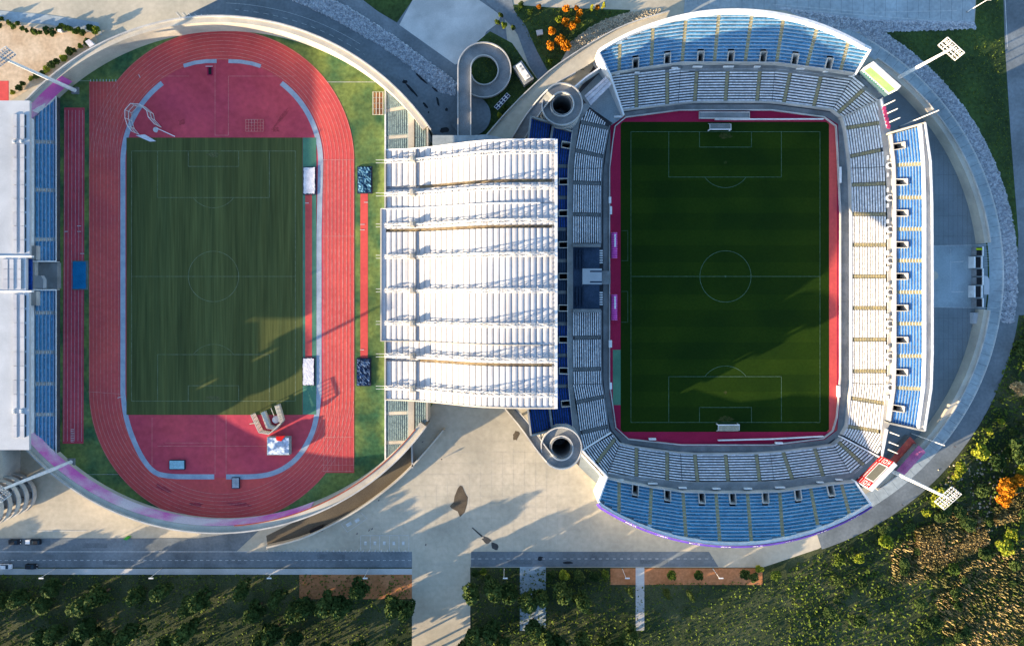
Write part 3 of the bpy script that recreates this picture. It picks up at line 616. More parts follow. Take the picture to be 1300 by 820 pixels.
It, Ot, c4 = tier(wst, Bt, 15.0, .6, .85, m_seatdb, m_stepdb, m_stairg)
It2, Ot2, c5 = tier(wst, Bt2, 15.0, .6, .85, m_seatdb, m_stepdb, m_stairg)
Itm, Otm, c6 = tier(wst, [((696, 184), (672, 180), 's'), ((695, 350), (671, 350), 's'), ((695, 514), (672, 518), 's')], 15.0, .6, .85, m_seatdb, m_stepdb, m_stairg, seats=lambda k: False)
print('west rows', c1 + c2 + c3 + c4 + c5)
walls(wst, 'front_wall', raise_(Ia, .5), .3, 0, m_conc); walls(wst, 'front_wall', raise_(Ib, .5), .3, 0, m_conc)
concourse(wst, [(750, 134), (736, 155), (730, 191), (729, 214), (727.5, 232), (727.5, 488), (730, 511), (737, 549), (741, 574)], [(742, 131), (727, 158), (722, 195), (720, 214), (720, 240), (720, 488), (722, 511), (728, 545), (735, 576)], 7.25)
walls(wst, 'upper_parapet', raise_(Iu, .9), .3, 7.0, m_conc_l)
walls(wst, 'side_wall', [P(727, 167, 10.2), P(702, 159, 15.5), P(700, 156, 16.6), P(674, 148, 21)], .5, 0, m_conc); walls(wst, 'side_wall', [P(728, 544, 10.2), P(703, 549, 15.5), P(700, 547, 16.5), P(674, 553, 21)], .5, 0, m_conc)
walls(wst, 'tier_divider', [P(702, 160, 16), P(698, 186, 16), P(697, 350, 16), P(697, 512, 16), P(701, 545, 16)], .8, 12, m_conc)
walls(wst, 'back_wall', [P(674, 148, 22.5), P(670, 182, 24), P(669, 350, 24), P(670, 517, 24), P(674, 553, 22.5)], .6, 0, m_conc)
walls(wst, 'inner_wall', [P(560, 192, 9), P(560, 350, 9), P(560, 506, 9)], .6, 0, m_conc_l)
# VIP block
MB().prism([P(x, y, 5.2) for x, y in ((727.5, 312), (761, 312), (761, 341), (764, 341), (764, 362), (761, 362), (761, 393), (727.5, 393))], 0).build('vip_platform', m_stepdb, wst)
vm_ = MB()
for y in list(range(319, 340, 4)) + list(range(366, 390, 4)):
    for x in (731, 735, 739): 
        if not (340 < y < 363): vm_.box(P(x + 1, y, 5.6), (.7, .95, .8))
vm_.build('vip_seats', m_seatn, wst)
for k in range(12): MB().box(P(763, (318.5 if k < 6 else 371.5) + (k % 6) * 3, 3.2), (1.1, .45, 1.0)).build('fence_block', m_white, wst)
can = MB().prism([P(x, y, 8.2) for x, y in ((739.5, 341), (764, 341), (764, 343.5), (749, 343.5), (749, 345.5), (764, 345.5), (764, 357), (749, 357), (749, 359), (764, 359), (764, 361), (739.5, 361))], 7.7); can.build('tunnel_canopy', m_roofg, wst)
MB().prism([P(x, y, 1.4) for x, y in ((764, 344), (775, 344), (775, 361), (764, 361))], 0).build('tunnel_ramp', m_conc, wst)
for yy in (309.5, 392.5): MB().prism([P(x, y, 7.9) for x, y in ((727, yy), (763, yy), (763, yy + 4), (727, yy + 4))], 0).build('block_divider', m_conc, wst)
# roof
XL, XR = -43.2, 13.7
prof = [(-60, 14.0), (-43.2, 14.3), (-36, 15.4), (-30, 17.6), (-25.6, 19.8), (-20, 23.3), (-14, 27.0), (-8.3, 29.6), (-2, 31.0), (6, 31.6), (30, 31.8)]
def rz(x):
    for (a, za), (b, zb) in zip(prof, prof[1:]):
        if a <= x <= b: t = (x - a) / (b - a); return za + (zb - za) * t
    return 31.8
roof = bpy.data.objects.new('roof', None); COL.objects.link(roof); roof.parent = wst; roof.location = Vector((-15, 3, 14)) - wst.location
NS = 29; dx = (XR - XL) / NS; segs = [(46.9, 34.6), (33.5, 27.0), (26.8, 20.0), (18.9, 10.5), (10.4, -1.0), (-1.1, -12.0), (-12.1, -18.2), (-18.4, -24.2), (-25.2, -34.2), (-34.3, -38.2)]
pm = []
for i in range(NS):
    x0 = XL + i * dx; mb = MB(); n = 8; prev = None
    for k in range(n + 1):
        t = k / n; x = x0 + dx * (.08 + .91 * t); zz = rz(x) + .16 * math.sin(math.pi * min(1, t * 1.0)) ** .8
        cur = (Vector((x - x0, -.5, zz - rz(x0))), Vector((x - x0, .5, zz - rz(x0))))
        if prev: mb.poly([prev[0], cur[0], cur[1], prev[1]])
        prev = cur
    bl = [Vector((.02 * dx, -.5, -.25)), Vector((.98 * dx, -.5, rz(x0 + dx) - rz(x0) - .25)), Vector((.98 * dx, .5, rz(x0 + dx) - rz(x0) - .25)), Vector((.02 * dx, .5, -.25))]
    mb.poly(bl[::-1])
    me = bpy.data.meshes.new('roof_panel'); me.from_pydata(mb.v, [], mb.f); me.materials.append(m_roof); pm.append(me)
ro_ = abs_loc(roof)
for si, (ya, yb) in enumerate(segs):
    for i in range(NS):
        if i == 0 and si in (0, 1, 7, 8, 9): pass
        o = bpy.data.objects.new('roof_panel', pm[i]); COL.objects.link(o); o.parent = roof
        x0 = XL + i * dx; yo = 0
        o.location = Vector((x0, (ya + yb) / 2, rz(x0) + (.25 if 2 <= si <= 6 else 0))) - ro_; o.scale = (1, abs(ya - yb), 1)
def rfollow(y, h, w, x0=XL, x1=XR, mat=m_steel, name='roof_beam', par=None, step=2.0):
    mb = MB(); n = max(2, int((x1 - x0) / step)); pts = [Vector((x0 + (x1 - x0) * k / n, y, rz(x0 + (x1 - x0) * k / n) + h)) for k in range(n + 1)]
    mb.wall(pts, w, [p.z - .5 - max(0, h) for p in pts]); return mb.build(name, mat, par or roof)
sub = MB()     # deck beneath the panels
n = 24; pts = [(XL + (XR - XL) * k / n) for k in range(n + 1)]
for a, b in zip(pts, pts[1:]): sub.poly([Vector((a, -38.2, rz(a) - .5)), Vector((b, -38.2, rz(b) - .5)), Vector((b, 46.9, rz(b) - .5)), Vector((a, 46.9, rz(a) - .5))])
sub.build('roof_deck', M('grey_deck', (.36, .37, .39), (.28, .29, .31), .3), roof)
rfollow(47.1, .35, .45, name='edge_beam', mat=m_white); rfollow(-38.4, .35, .45, name='edge_beam', mat=m_cream)
rfollow(26.9, .75, .25, XL - 1.5, 9, name='step_flashing', mat=m_white); rfollow(-18.3, .75, .25, XL - 1.5, 9, name='step_flashing', mat=m_cream)
for yy in (34.05, 19.45, -24.7): rfollow(yy, -.1, .9, XL + (12 if yy != 19.45 else 0), XR - 1, name='roof_gutter', mat=m_gap)
eb = MB(); eb.wall([Vector((XL - .2, 47.1, 15)), Vector((XL - .2, 27.2, 15))], .5, 13.6); eb.wall([Vector((XL - 1.6, 27, 15)), Vector((XL - 1.6, -18.4, 15))], .5, 13.6); eb.wall([Vector((XL - .2, -18.6, 15)), Vector((XL - .2, -38.4, 15))], .5, 13.6)
eb.build('edge_beam', m_cream, roof)
eb = MB(); eb.wall([Vector((XR + .3, 47.1, 32.4)), Vector((XR + .3, -38.5, 32.4))], .9, 31.2); eb.build('edge_beam', m_white, roof)
# extension strip of panels at the wider middle
mb = MB(); 
for k in range(1): mb.prism([Vector((XL - 1.5, 26.9, 14.7)), Vector((XL, 26.9, 14.7)), Vector((XL, -18.3, 14.7)), Vector((XL - 1.5, -18.3, 14.7))], 14.2)
mb.build('edge_panel', m_roof, roof)
gd = MB()
for k in range(60): gd.box((XR - .75, 46 - k * 1.42, 32.3), (.4, .5, .3))
gd.build('gutter_brackets', m_greysteel, roof)
sp = MB(); sp.wall([Vector((-32.6, 46.8, rz(-32.6) + .75)), Vector((-32.6, 34, rz(-32.6) + .75))], .35, 15); sp.wall([Vector((-32.6, 18.8, rz(-32.6) + .95)), Vector((-32.6, -18.2, rz(-32.6) + .95))], .35, 15); sp.wall([Vector((-32.6, -25, rz(-32.6) + .75)), Vector((-32.6, -38.2, rz(-32.6) + .75))], .35, 15)
sp.build('spine_flashing', m_greysteel, roof)
TY = [43.1, 31.8, 21.2, 10.5, -1.0, -12.1, -23.2, -34.2]
def truss(y):
    mb = MB(); n = 22; x0, x1 = XL - .2, XR + .3; hw = .65
    top = []; bl = []; br = []
    for k in range(n + 1):
        t = k / n; x = x0 + (x1 - x0) * t; hh = 1.0 + 1.6 * math.sin(math.pi * min(1, max(0, (x + 44) / 58))) ** .6 if x > -44 else 1.0
        zb = rz(x) + .75
        top.append(Vector((x, y, zb + hh))); bl.append(Vector((x, y - hw, zb))); br.append(Vector((x, y + hw, zb)))
    for q in (top, bl, br):
        for a, b in zip(q, q[1:]): mb.beam(a, b, .2)
    for k in range(n):
        mb.beam(bl[k], top[k + 1] if k % 2 == 0 else top[k], .16); mb.beam(br[k], top[k + 1] if k % 2 == 0 else top[k], .16); mb.beam(bl[k], br[k + 1] if k % 2 else br[k], .16); mb.beam(br[k], bl[k + 1], .14)
        mb.beam(top[k], bl[k] if k % 2 else bl[k + 1], .14)
    t = mb.build('roof_truss', m_steel, roof)
    pc = MB(); z = rz(-33.5); pc.box((-33.5, y, z + 2.0), (1.5, 1.9, 3.2)); pc.box((-33.5, y, z + 3.8), (.8, 1.1, .6)); pc.build('pylon_cap', m_cream, t)
    lg = MB(); lg.beam((XL - 3.4, y - .5, 14.6), (XL, y - .5, 14.6), .14); lg.beam((XL - 3.4, y + .5, 14.6), (XL, y + .5, 14.6), .14); lg.build('strut', m_steel, t)
for y in TY: truss(y)
cl = MB()
for y in TY:
    for x in (-33.5, -10): cl.tube((x, y, 0), (x, y, rz(x) - .4), .5, .4, 10)
cl.build('columns', m_conc_l, wst)
# decks north and south of the grandstand body
MB().prism([P(x, y, 8.8) for x, y in ((549, 172), (600, 172), (618, 171), (650, 178), (690, 190), (690, 240), (549, 240))], 0).build('entrance_deck', m_pave, wst)
# ------------------------------------------------------------------ track-side terrace (left of the grandstand)
tst = thing('track_terrace', 'narrow terrace of pale teal benches facing the running track beside the white roof', 'stand', P(510, 350, 0))
arcx = lambda y, z=0: LCX + math.sqrt(322 ** 2 - (y - LCY) ** 2)
Ba = [((490, 110), (490.5, 109.5), 'e'), ((490, 141), (518, 136), 'a'), ((490, 175), (518, 173), 'a'), ((490, 205), (518, 205), 's')]
Ba[0] = ((490, 109), (518, 132), 'e')
Bb = [((490, 500), (518, 500), 's'), ((490, 525), (518, 524), 'a'), ((490, 562), (518, 561), 'a'), ((490, 596), (518, 569), 'e')]
m_stept = M('teal_tier_step', (.36, .40, .38), (.28, .32, .31), .3)
tier(tst, Ba, 1.2, .45, .80, m_seatt, m_stept, m_cream); tier(tst, Bb, 1.2, .45, .80, m_seatt, m_stept, m_cream)
tier(tst, [((490, 205), (518, 205), 's'), ((490, 500), (518, 500), 's')], 1.2, .45, .80, m_seatt, m_stept, m_cream, seats=lambda k: False)
Bc = [((527, 143), (541, 158), 'e'), ((527, 175), (541, 176), 's'), ((527, 205), (541, 205), 's')]; Bd = [((527, 500), (541, 500), 's'), ((527, 527), (541, 527), 's'), ((527, 560), (539, 540), 'e')]
tier(tst, Bc, 6.2, .3, .80, m_seatt, m_stept, m_cream); tier(tst, Bd, 6.2, .3, .80, m_seatt, m_stept, m_cream)
MB().prism([P(x, y, 5.6) for x, y in ((518, 133), (526, 142), (526, 200), (518, 200))], 0).build('terrace_walkway', m_cream, tst)
MB().prism([P(x, y, 5.6) for x, y in ((518, 505), (526, 505), (526, 560), (518, 569))], 0).build('terrace_walkway', m_cream, tst)
walls(tst, 'front_wall', [P(489, 108, 1.9), P(489, 350, 1.9), P(489, 597, 1.9)], .5, 0, m_white)
walls(tst, 'outer_wall', [P(542.5, 162, 8.6), P(542.5, 200, 8.6)], .6, 0, m_cream); walls(tst, 'outer_wall', [P(542, 505, 8.6), P(542, 535, 8.6)], .6, 0, m_cream)
walls(tst, 'walkway_wall', [P(526.5, 143, 6.6), P(526.5, 200, 6.6)], .4, 0, m_dark); walls(tst, 'walkway_wall', [P(526.5, 505, 6.6), P(526.5, 558, 6.6)], .4, 0, m_dark)
# ------------------------------------------------------------------ left grandstand
lst = thing('west_grandstand', 'white roofed grandstand at the far left edge above the purple running track', 'grandstand', P(20, 350, 0))
yb_ = [143, 180, 241, 304]
Bl = [((73, 123), (44, 142), 'e'), ((73, 181), (44, 180), 'a'), ((73, 242), (44, 241), 'a'), ((73, 304), (44, 304), 'a'), ((73, 332), (44, 332), 'e')]
Bm = [((73, 368), (44, 368), 'e'), ((73, 397), (44, 397), 'a'), ((73, 447), (44, 447), 'a'), ((73, 487), (44, 487), 'a'), ((73, 526), (44, 526), 'a'), ((73, 579), (44, 562), 'e')]
m_seatb4 = M('mid_blue_seats', (.09, .28, .46), (.07, .22, .4), .9, fine=.25, finescale=2.0, rough=.45, cell=.2)
m_step4 = M('pale_blue_step', (.50, .60, .70), (.42, .52, .62), .5, fine=.15)
for BB in (Bl, Bm): 
    I_, O_, c_ = tier(lst, BB, 1.4, .5, 1.0, m_seatb4, m_step4, m_conc_l); walls(lst, 'front_wall', raise_(I_, .7), .3, 0, m_conc_d); walls(lst, 'front_rail', raise_(I_, 1.0), .35, raise_(I_, .7)[0].z, m_white)  # front wall takes dark concrete so the shade on its face is in the colour
    walls(lst, 'side_wall', [raise_([I_[0]], 1.2)[0], raise_([O_[0]], 1.2)[0]], .5, 0, m_white); walls(lst, 'side_wall', [raise_([I_[-1]], 1.2)[0], raise_([O_[-1]], 1.2)[0]], .5, 0, m_white)
MB().prism([P(x, y, 2.4) for x, y in ((44, 333.5), (72.5, 333.5), (72.5, 366.5), (44, 366.5))], 0).build('entrance_deck', m_conc, lst)
MB().prism([P(x, y, 4.2) for x, y in ((44, 350), (52, 350), (55, 355), (55, 366), (44, 366))], 2.4).build('entrance_canopy', m_roofg, lst)
MB().prism([P(x, y, 4.3) for x, y in ((36, 140), (44, 143), (44, 562), (36, 562))], 0).build('concourse', m_conc_l, lst)
lr = bpy.data.objects.new('roof', None); COL.objects.link(lr); lr.parent = lst; lr.location = Vector((0, 0, 18))
ZR = 19.0
def rslab(x0, y0, x1, y1, z1, z0, mat, name='roof_slab'): return MB().prism([P(x, y, z1) for x, y in ((x0, y0), (x1, y0), (x1, y1), (x0, y1))], z0).build(name, mat, lr)
rslab(-28, 128, 37.5, 324.5, ZR, ZR - 1, m_roofg); rslab(-28, 370.5, 37, 571, ZR, ZR - 1, m_roofg)
rslab(-28, 327, 33, 369, ZR + .15, ZR - 1, m_roofg); rslab(33.5, 329, 40, 368, ZR - 2, ZR - 2.6, m_seatdb, 'skylight_strip')
rslab(-28, 324.5, 40, 327, ZR + .3, ZR - 1, m_white, 'roof_divider'); rslab(-28, 369, 40, 371, ZR + .3, ZR - 1, m_white, 'roof_divider')
for (ya, yb2) in ((145, 177), (183, 322), (374, 519), (525, 556)):
    n = max(1, round((yb2 - ya) / 18))
    for k in range(n):
        y0 = ya + (yb2 - ya) * k / n; y1 = ya + (yb2 - ya) * (k + 1) / n - .6
        rslab(16, y0, 21, y1, ZR + .4, ZR, m_roof, 'roof_panel'); rslab(25.5, y0, 30.5, y1, ZR + .4, ZR, m_roof, 'roof_panel'); rslab(32, y0 + 1, 33, y1 - 1, ZR + .12, ZR, m_black, 'roof_vent')
for k in range(3):
    y0 = 329 + k * 13; rslab(3, y0, 9.5, y0 + 12.4, ZR + .45, ZR, m_roof, 'roof_panel'); rslab(12, y0, 17, y0 + 12.4, ZR + .45, ZR, m_roof, 'roof_panel'); rslab(22, y0, 26.5, y0 + 12.4, ZR + .45, ZR, m_roof, 'roof_panel'); rslab(27, y0, 29.5, y0 + 12.4, ZR + .3, ZR, m_greysteel, 'roof_panel')
dt = MB()
for y in (179, 180.5, 520.5, 523): 
    for x in (17, 26.5): dt.box(P(x, y, ZR + .4), (.5, .5, .8))
dt.build('roof_vents', m_white, lr)
walls(lst, 'back_wall', [P(-20, 135, ZR - .8), P(-20, 565, ZR - .8)], .6, 0, m_cream)
walls(lst, 'front_screen', [P(38, 150, 6.3), P(38, 323, 6.3)], .3, 4.3, m_white); walls(lst, 'front_screen', [P(38, 372, 6.3), P(38, 562, 6.3)], .3, 4.3, m_white)
MB().prism([P(x, y, 6) for x, y in ((38, 312), (46, 312), (46, 330), (38, 330))], 0).build('stair_tower', m_conc_l, lst); MB().prism([P(x, y, 6) for x, y in ((38, 370), (46, 370), (46, 388), (38, 388))], 0).build('stair_tower', m_conc_l, lst)
MB().prism([P(x, y, 18.0) for x, y in ((-95, 573), (-14, 573), (-14, 618), (-95, 618))], 16.8).build('added_shade_roof', m_roofg, lst)  # unseen slab added outside the view to shade the left pitch
MB().prism([P(x, y, 16.8) for x, y in ((-90, 574), (-17, 574), (-17, 616), (-90, 616))], 0).build('added_shade_block', m_conc_l, lst)  # unseen solid mass added beneath it, blocks low sun from the left pitch
# ------------------------------------------------------------------ ring walls
lrw = thing('ring_wall', 'pale curved perimeter wall walkway round the running track stadium', 'wall', P(LCX, LCY, 0))
mb = ring_mb(MB(), LCX, LCY, 319.5, 327.5, -176, -35, 9.0, 0, 90); ring_mb(mb, LCX, LCY, 319.5, 328, 36, 142, 9.0, 0, 90); mb.build('walkway', m_cream, lrw)
mb = MB()
for a0, a1, r in ((-176, -34, 328), (36, 142, 328.8)): mb.wall([P(x, y, 10.0) for x, y in arc(LCX, LCY, r, a0, a1, 80)], .45, 0)
mb.build('parapet', m_conc_l, lrw)
for a0, a1 in ((-152, -128), (68, 140)):
    mb = MB(); t_ = [P(x, y, 9.0) for x, y in arc(LCX, LCY, 319.2, a0, a1, 30)]
    for p0, p1 in zip(t_, t_[1:]):
        q0, q1 = p0 * 1, p1 * 1
        for q_, p_ in ((q0, p0), (q1, p1)):
            v = Vector((P(LCX, LCY, 0).x - p_.x, P(LCX, LCY, 0).y - p_.y, 0)).normalized() * .6; q_.x += v.x; q_.y += v.y; q_.z = 3.5
        mb.poly([p0 + Vector((0, 0, .05)), p1 + Vector((0, 0, .05)), q1, q0])
    mb.build('lilac_banner', m_pinkban, lrw)
mb = MB(); mb.wall([P(x, y, 9.3) for x, y in arc(LCX, LCY, 320, 38, 86, 40)], .3, 8.5); mb.build('red_coping', M('red_coping', (.35, .08, .05)), lrw)
ow = thing('ramp_wall', 'cream curved retaining wall beside the brown sunken access road', 'wall', P(450, 650, 0))
wpts = smoothp([(338, 695), (375, 687), (411, 672), (459, 645), (500, 614), (524, 591), (545, 568), (563, 546)], 2)
MB().wall([P(x, y, 3.0) for x, y in wpts], .6, 0).build('retaining_wall', m_cream, ow)
MB().wall([P(522.5, 562, 3), P(523.5, 594, 3)], .5, 0).build('cross_wall', m_conc_l, ow)
rrw = thing('ring_wall', 'cream curved perimeter wall walkway round the right stadium yard', 'wall', P(RCX, RCY, 0))
mb = ring_mb(MB(), RCX, RCY, 322.5, 330.5, -56, -7, 5.0, 0, 50); ring_mb(mb, RCX, RCY, 322.5, 330.5, 8, 56, 5.0, 0, 50); mb.build('walkway', m_cream, rrw)
mb = MB()
for a0, a1 in ((-56, -7), (8, 56)): mb.wall([P(x, y, 5.7) for x, y in arc(RCX, RCY, 330.5, a0, a1, 50)], .3, 0)
mb.build('parapet', m_conc_l, rrw)
fe = thing('perimeter_railing', 'white rail with posts following the outer ring pavement on the right', 'railing', P(1270, 348, 0))
mb = MB(); q = [P(x, y, 1.25) for x, y in arc(RCX, RCY, 344, -60, 40, 90)]
for a, b in zip(q, q[1:]): mb.beam(a, b, .16); mb.beam((a.x, a.y, 0), a, .12); mb.beam(a - Vector((0, 0, .5)), b - Vector((0, 0, .5)), .08)
mb.build('rail', m_steel, fe)
# field fence of right pitch
ff = thing('pitchside_wall', 'low white octagonal wall around the right pitch surround', 'wall', P(921, 351, 0))
oct_ = [(781, 160), (795, 148.5), (864, 139.5), (980, 139.5), (1047, 148.5), (1062, 160), (1064, 195), (1067.5, 270), (1067.5, 480), (1063, 530), (1058, 547), (1046, 556.5), (980, 565), (866, 565), (798, 557.5), (782, 543), (779, 521), (774, 487), (774, 360), (774, 343), (774, 214), (778, 180)]
MB().wall([P(x, y, 1.15) for x, y in oct_], .35, 0, True).build('wall', m_conc_l, ff)
sheet('moat_walkway', [(776, 158), (793, 143), (864, 133), (980, 133), (1055, 143), (1068, 154), (1072, 200), (1077, 260), (1077, 480), (1070, 535), (1064, 553), (1050, 563), (980, 573), (866, 573), (790, 562), (776, 545), (770, 520), (766, 480), (766, 220), (770, 190)], m_conc, .08)
# ------------------------------------------------------------------ elevated walkway and spiral ramps
wk = thing('elevated_walkway', 'elevated concrete walkway sweeping from the white roof up round the top stand', 'walkway', P(700, 110, 0))
outer = smoothp([(617, 172), (650, 134), (692, 94), (715, 77), (741, 60), (775, 40), (805, 27), (850, 14)], 1); inner = smoothp([(648, 178), (668, 150), (702, 107), (725, 95), (748, 82), (763, 70), (800, 45), (845, 25)], 1)
MB().prism([P(x, y, 6) for x, y in outer] + [P(x, y, 6) for x, y in reversed(inner)], 5.2).build('deck', m_plaza, wk)
MB().wall([P(x, y, 7.0) for x, y in outer], .35, 4.8).build('parapet', m_conc_l, wk)
MB().wall([P(x, y, 7.0) for x, y in inner[:int(len(inner) * .5)]], .3, 4.8).build('parapet', m_conc_l, wk)
mb = MB()
for k in range(2, len(outer) - 1, 2): 
    a, b = outer[k], inner[min(k, len(inner) - 1)]
    for t in (.15, .85): c_ = P(a[0] * (1 - t) + b[0] * t, a[1] * (1 - t) + b[1] * t, 5.2); mb.tube((c_.x, c_.y, 0), c_, .45, .45, 8)
mb.build('piers', m_conc, wk)
def spiral(label, cx, cy, ro, ri, a0, turn, z0, z1, lead=None, zl=None, matd=m_conc):
    """helical ramp; a0 = angle (photo, clockwise) where the lead-in joins at height z0, sweeping 'turn' degrees down to z1"""
    root = thing('spiral_ramp', label, 'ramp', P(cx, cy, z0) * Vector((1, 1, 0)) if False else Vector((P(cx, cy, z0).x, P(cx, cy, z0).y, 0))); n = int(64 * max(1, abs(turn) / 360)); kz = (H - z0) / H; dk = MB(); O = []; I = []
    for k in range(n + 1):
        t = k / n; a = R(a0 + turn * t); z = z0 + (z1 - z0) * t
        q1 = P(cx + ro * math.cos(a), cy + ro * math.sin(a), z0); q2 = P(cx + ri * math.cos(a), cy + ri * math.sin(a), z0); q1.z = q2.z = z; O.append(q1); I.append(q2)
    for k in range(n):
        dk.poly([O[k], O[k + 1], I[k + 1], I[k]]); dn = Vector((0, 0, .5)); dk.poly([I[k] - dn, I[k + 1] - dn, O[k + 1] - dn, O[k] - dn])
        dk.poly([O[k], O[k] - dn, O[k + 1] - dn, O[k + 1]]); dk.poly([I[k], I[k] - dn, I[k + 1] - dn, I[k + 1]])
    dk.build('ramp_deck', matd, root)
    for e, wth in ((O, .38), (I, .38)): MB().wall(raise_(e, 1.4 if z0 > 10 else 1.05), wth, [p.z - .5 for p in e]).build('parapet', m_conc_l, root)  # tall towers: higher parapets and extra turns added to thicken the shadow
    if z0 > 10:
        cc = Vector((P(cx, cy, z0).x, P(cx, cy, z0).y, 0)); rr0 = (I[0] - Vector((cc.x, cc.y, I[0].z))).length - .45
        MB().wall([Vector((cc.x + rr0 * math.cos(R(a)), cc.y + rr0 * math.sin(R(a)), z0 - 1)) for a in range(0, 360, 12)], .3, 0, True).build('added_shade_core', m_conc, root)  # inner cylinder added to close the open helix so its shadow falls solid
    if lead:
        L, Rr = lead; zl2 = zl if not isinstance(zl, tuple) else None
        zs = [zl] * len(L) if zl2 is not None else [zl[0] + (zl[1] - zl[0]) * k / (len(L) - 1) for k in range(len(L))]
        LL = [P(x, y, z) for (x, y), z in zip(L, zs)]; RR_ = [P(x, y, z) for (x, y), z in zip(Rr, zs)]; dk = MB(); dn = Vector((0, 0, .6))
        for k in range(len(LL) - 1):
            dk.poly([LL[k], LL[k + 1], RR_[k + 1], RR_[k]]); dk.poly([LL[k] - dn, RR_[k] - dn, RR_[k + 1] - dn, LL[k + 1] - dn])
            dk.poly([LL[k], LL[k] - dn, LL[k + 1] - dn, LL[k + 1]]); dk.poly([RR_[k], RR_[k] - dn, RR_[k + 1] - dn, RR_[k + 1]])
        dk.build('lead_ramp', matd, root)
        for e in (LL, RR_): MB().wall(raise_(e, 1.05), .38, [p.z - .6 for p in e]).build('parapet', m_conc_l, root)
        mb = MB()
        for k in range(1, len(LL) - 1, 2):
            c_ = (LL[k] + RR_[k]) / 2; mb.tube((c_.x, c_.y, 0), (c_.x, c_.y, c_.z - .6), .5, .5, 8)
        if mb.v: mb.build('lead_piers', m_conc, root)
    mb = MB()
    for k in range(4, n, 9):
        c_ = (O[k] + I[k]) / 2
        if c_.z > 2: mb.tube((c_.x, c_.y, 0), (c_.x, c_.y, c_.z - .5), .5, .5, 8)
    if mb.v: mb.build('piers', m_conc, root)
    return root
spiral('P shaped spiral ramp with a long straight leg left of the park road', 615, 87, 33.5, 17.3, 180, 350, 6.0, .6, (((581.5, 87), (581.5, 174)), ((597.7, 87), (597.7, 174))), 6.0)
spiral('round ramp beside the upper right corner of the white roof', 714, 132, 25.5, 14.5, -140, 1765, 20.0, .5, (smoothp([(694.5, 115.5), (683, 127), (665, 150), (650, 176)], 1), smoothp([(703, 123), (692, 135), (678, 155), (664, 180)], 1)), (20.0, 11.0))
spiral('round ramp beside the lower right corner of the white roof on the beige plaza', 713, 569, 25.5, 14.5, 140, -1765, 20.0, .5, (smoothp([(693.5, 585.5), (682, 572), (662, 543), (641, 518)], 1), smoothp([(702, 578.5), (690, 563), (674, 540), (655, 518)], 1)), (20.0, 11.0))
for cx, cy, nm in ((714, 132, 'upper'), (713, 569, 'lower')):
    cx, cy = 650 + (cx - 650) * .93, 365 + (cy - 365) * .93; cst = thing('courtyard_tank', 'white drum and pipework inside the round ramp at the %s corner of the roof' % nm, 'tank', P(cx, cy, 0))
    mb = MB(); ring_mb(mb, cx, cy, 0, 13.8, 0, 360, .25, None, 24); mb.build('courtyard_floor', m_pave, cst)
    MB().tube(P(cx, cy - 1, 0), P(cx, cy - 1, 2.6), .9, .8, 14).build('drum', m_white, cst); 
    mb = MB()
    for k in range(9): a = k * .7; mb.box(P(cx + 8 * math.cos(a), cy + 8 * math.sin(a), .8), (1.2, .9, 1.2), a)
    mb.build('cabinets', m_greysteel, cst); MB().beam(P(cx - 3, cy - 8, 3), P(cx + 4, cy + 6, 3), .2).build('pipe', m_steel, cst)
spiral('pale round ramp in the lower left corner below the grandstand', -30, 646, 28, 15, -160, 1780, 21.0, .4, None, None, m_conc_l)
rp_ = thing('round_podium', 'dark grey round podium under the P shaped ramp', 'platform', P(602, 148, 0)); MB().prism([P(x, y, .9) for x, y in arc(597, 147, 26, 0, 358, 40)], 0).build('slab', m_asphalt2, rp_)
# NW corner infill with awning
aw = thing('banner_awning', 'white slanted awning between the round ramp and the top blue stand', 'awning', P(760, 115, 0))
MB().poly([P(742, 122, 5), P(769, 97.5, 7), P(777, 107, 7), P(750, 134, 5)]).build('cloth', m_mat, aw); mb = MB()
for k in range(5): t = k / 4; mb.beam(P(742 + 27 * t, 122 - 24.5 * t, 4.9 + 2 * t), P(750 + 27 * t, 134 - 27 * t, 4.9 + 2 * t), .15)
mb.beam(P(744, 124.5, 5.12), P(771, 100, 7.12), .12); mb.beam(P(747, 129, 5.12), P(774, 103, 7.12), .12); mb.build('frame', m_greysteel, aw)
sheet('stair_court', [(735, 120), (766, 88), (775, 97), (792, 147), (780, 158), (748, 136)], m_yard2, .09)
wl = thing('boundary_wall', 'short white topped wall closing the dark court above the round ramp', 'wall', P(750, 95, 0)); MB().wall([P(730, 110, 6.3), P(744, 98, 6.3), P(766, 83, 6.3)], .5, 0).build('wall', m_white, wl)
wl = thing('boundary_wall', 'white topped dark wall from the round ramp to the lower blue stand', 'wall', P(750, 600, 0)); MB().wall([P(738, 577, 5), P(760, 600, 5), P(770, 612, 6)], .5, 0).build('wall', m_white, wl)
sheet('stair_court', [(738, 574), (770, 606), (764, 620), (735, 592)], m_yard, .09)
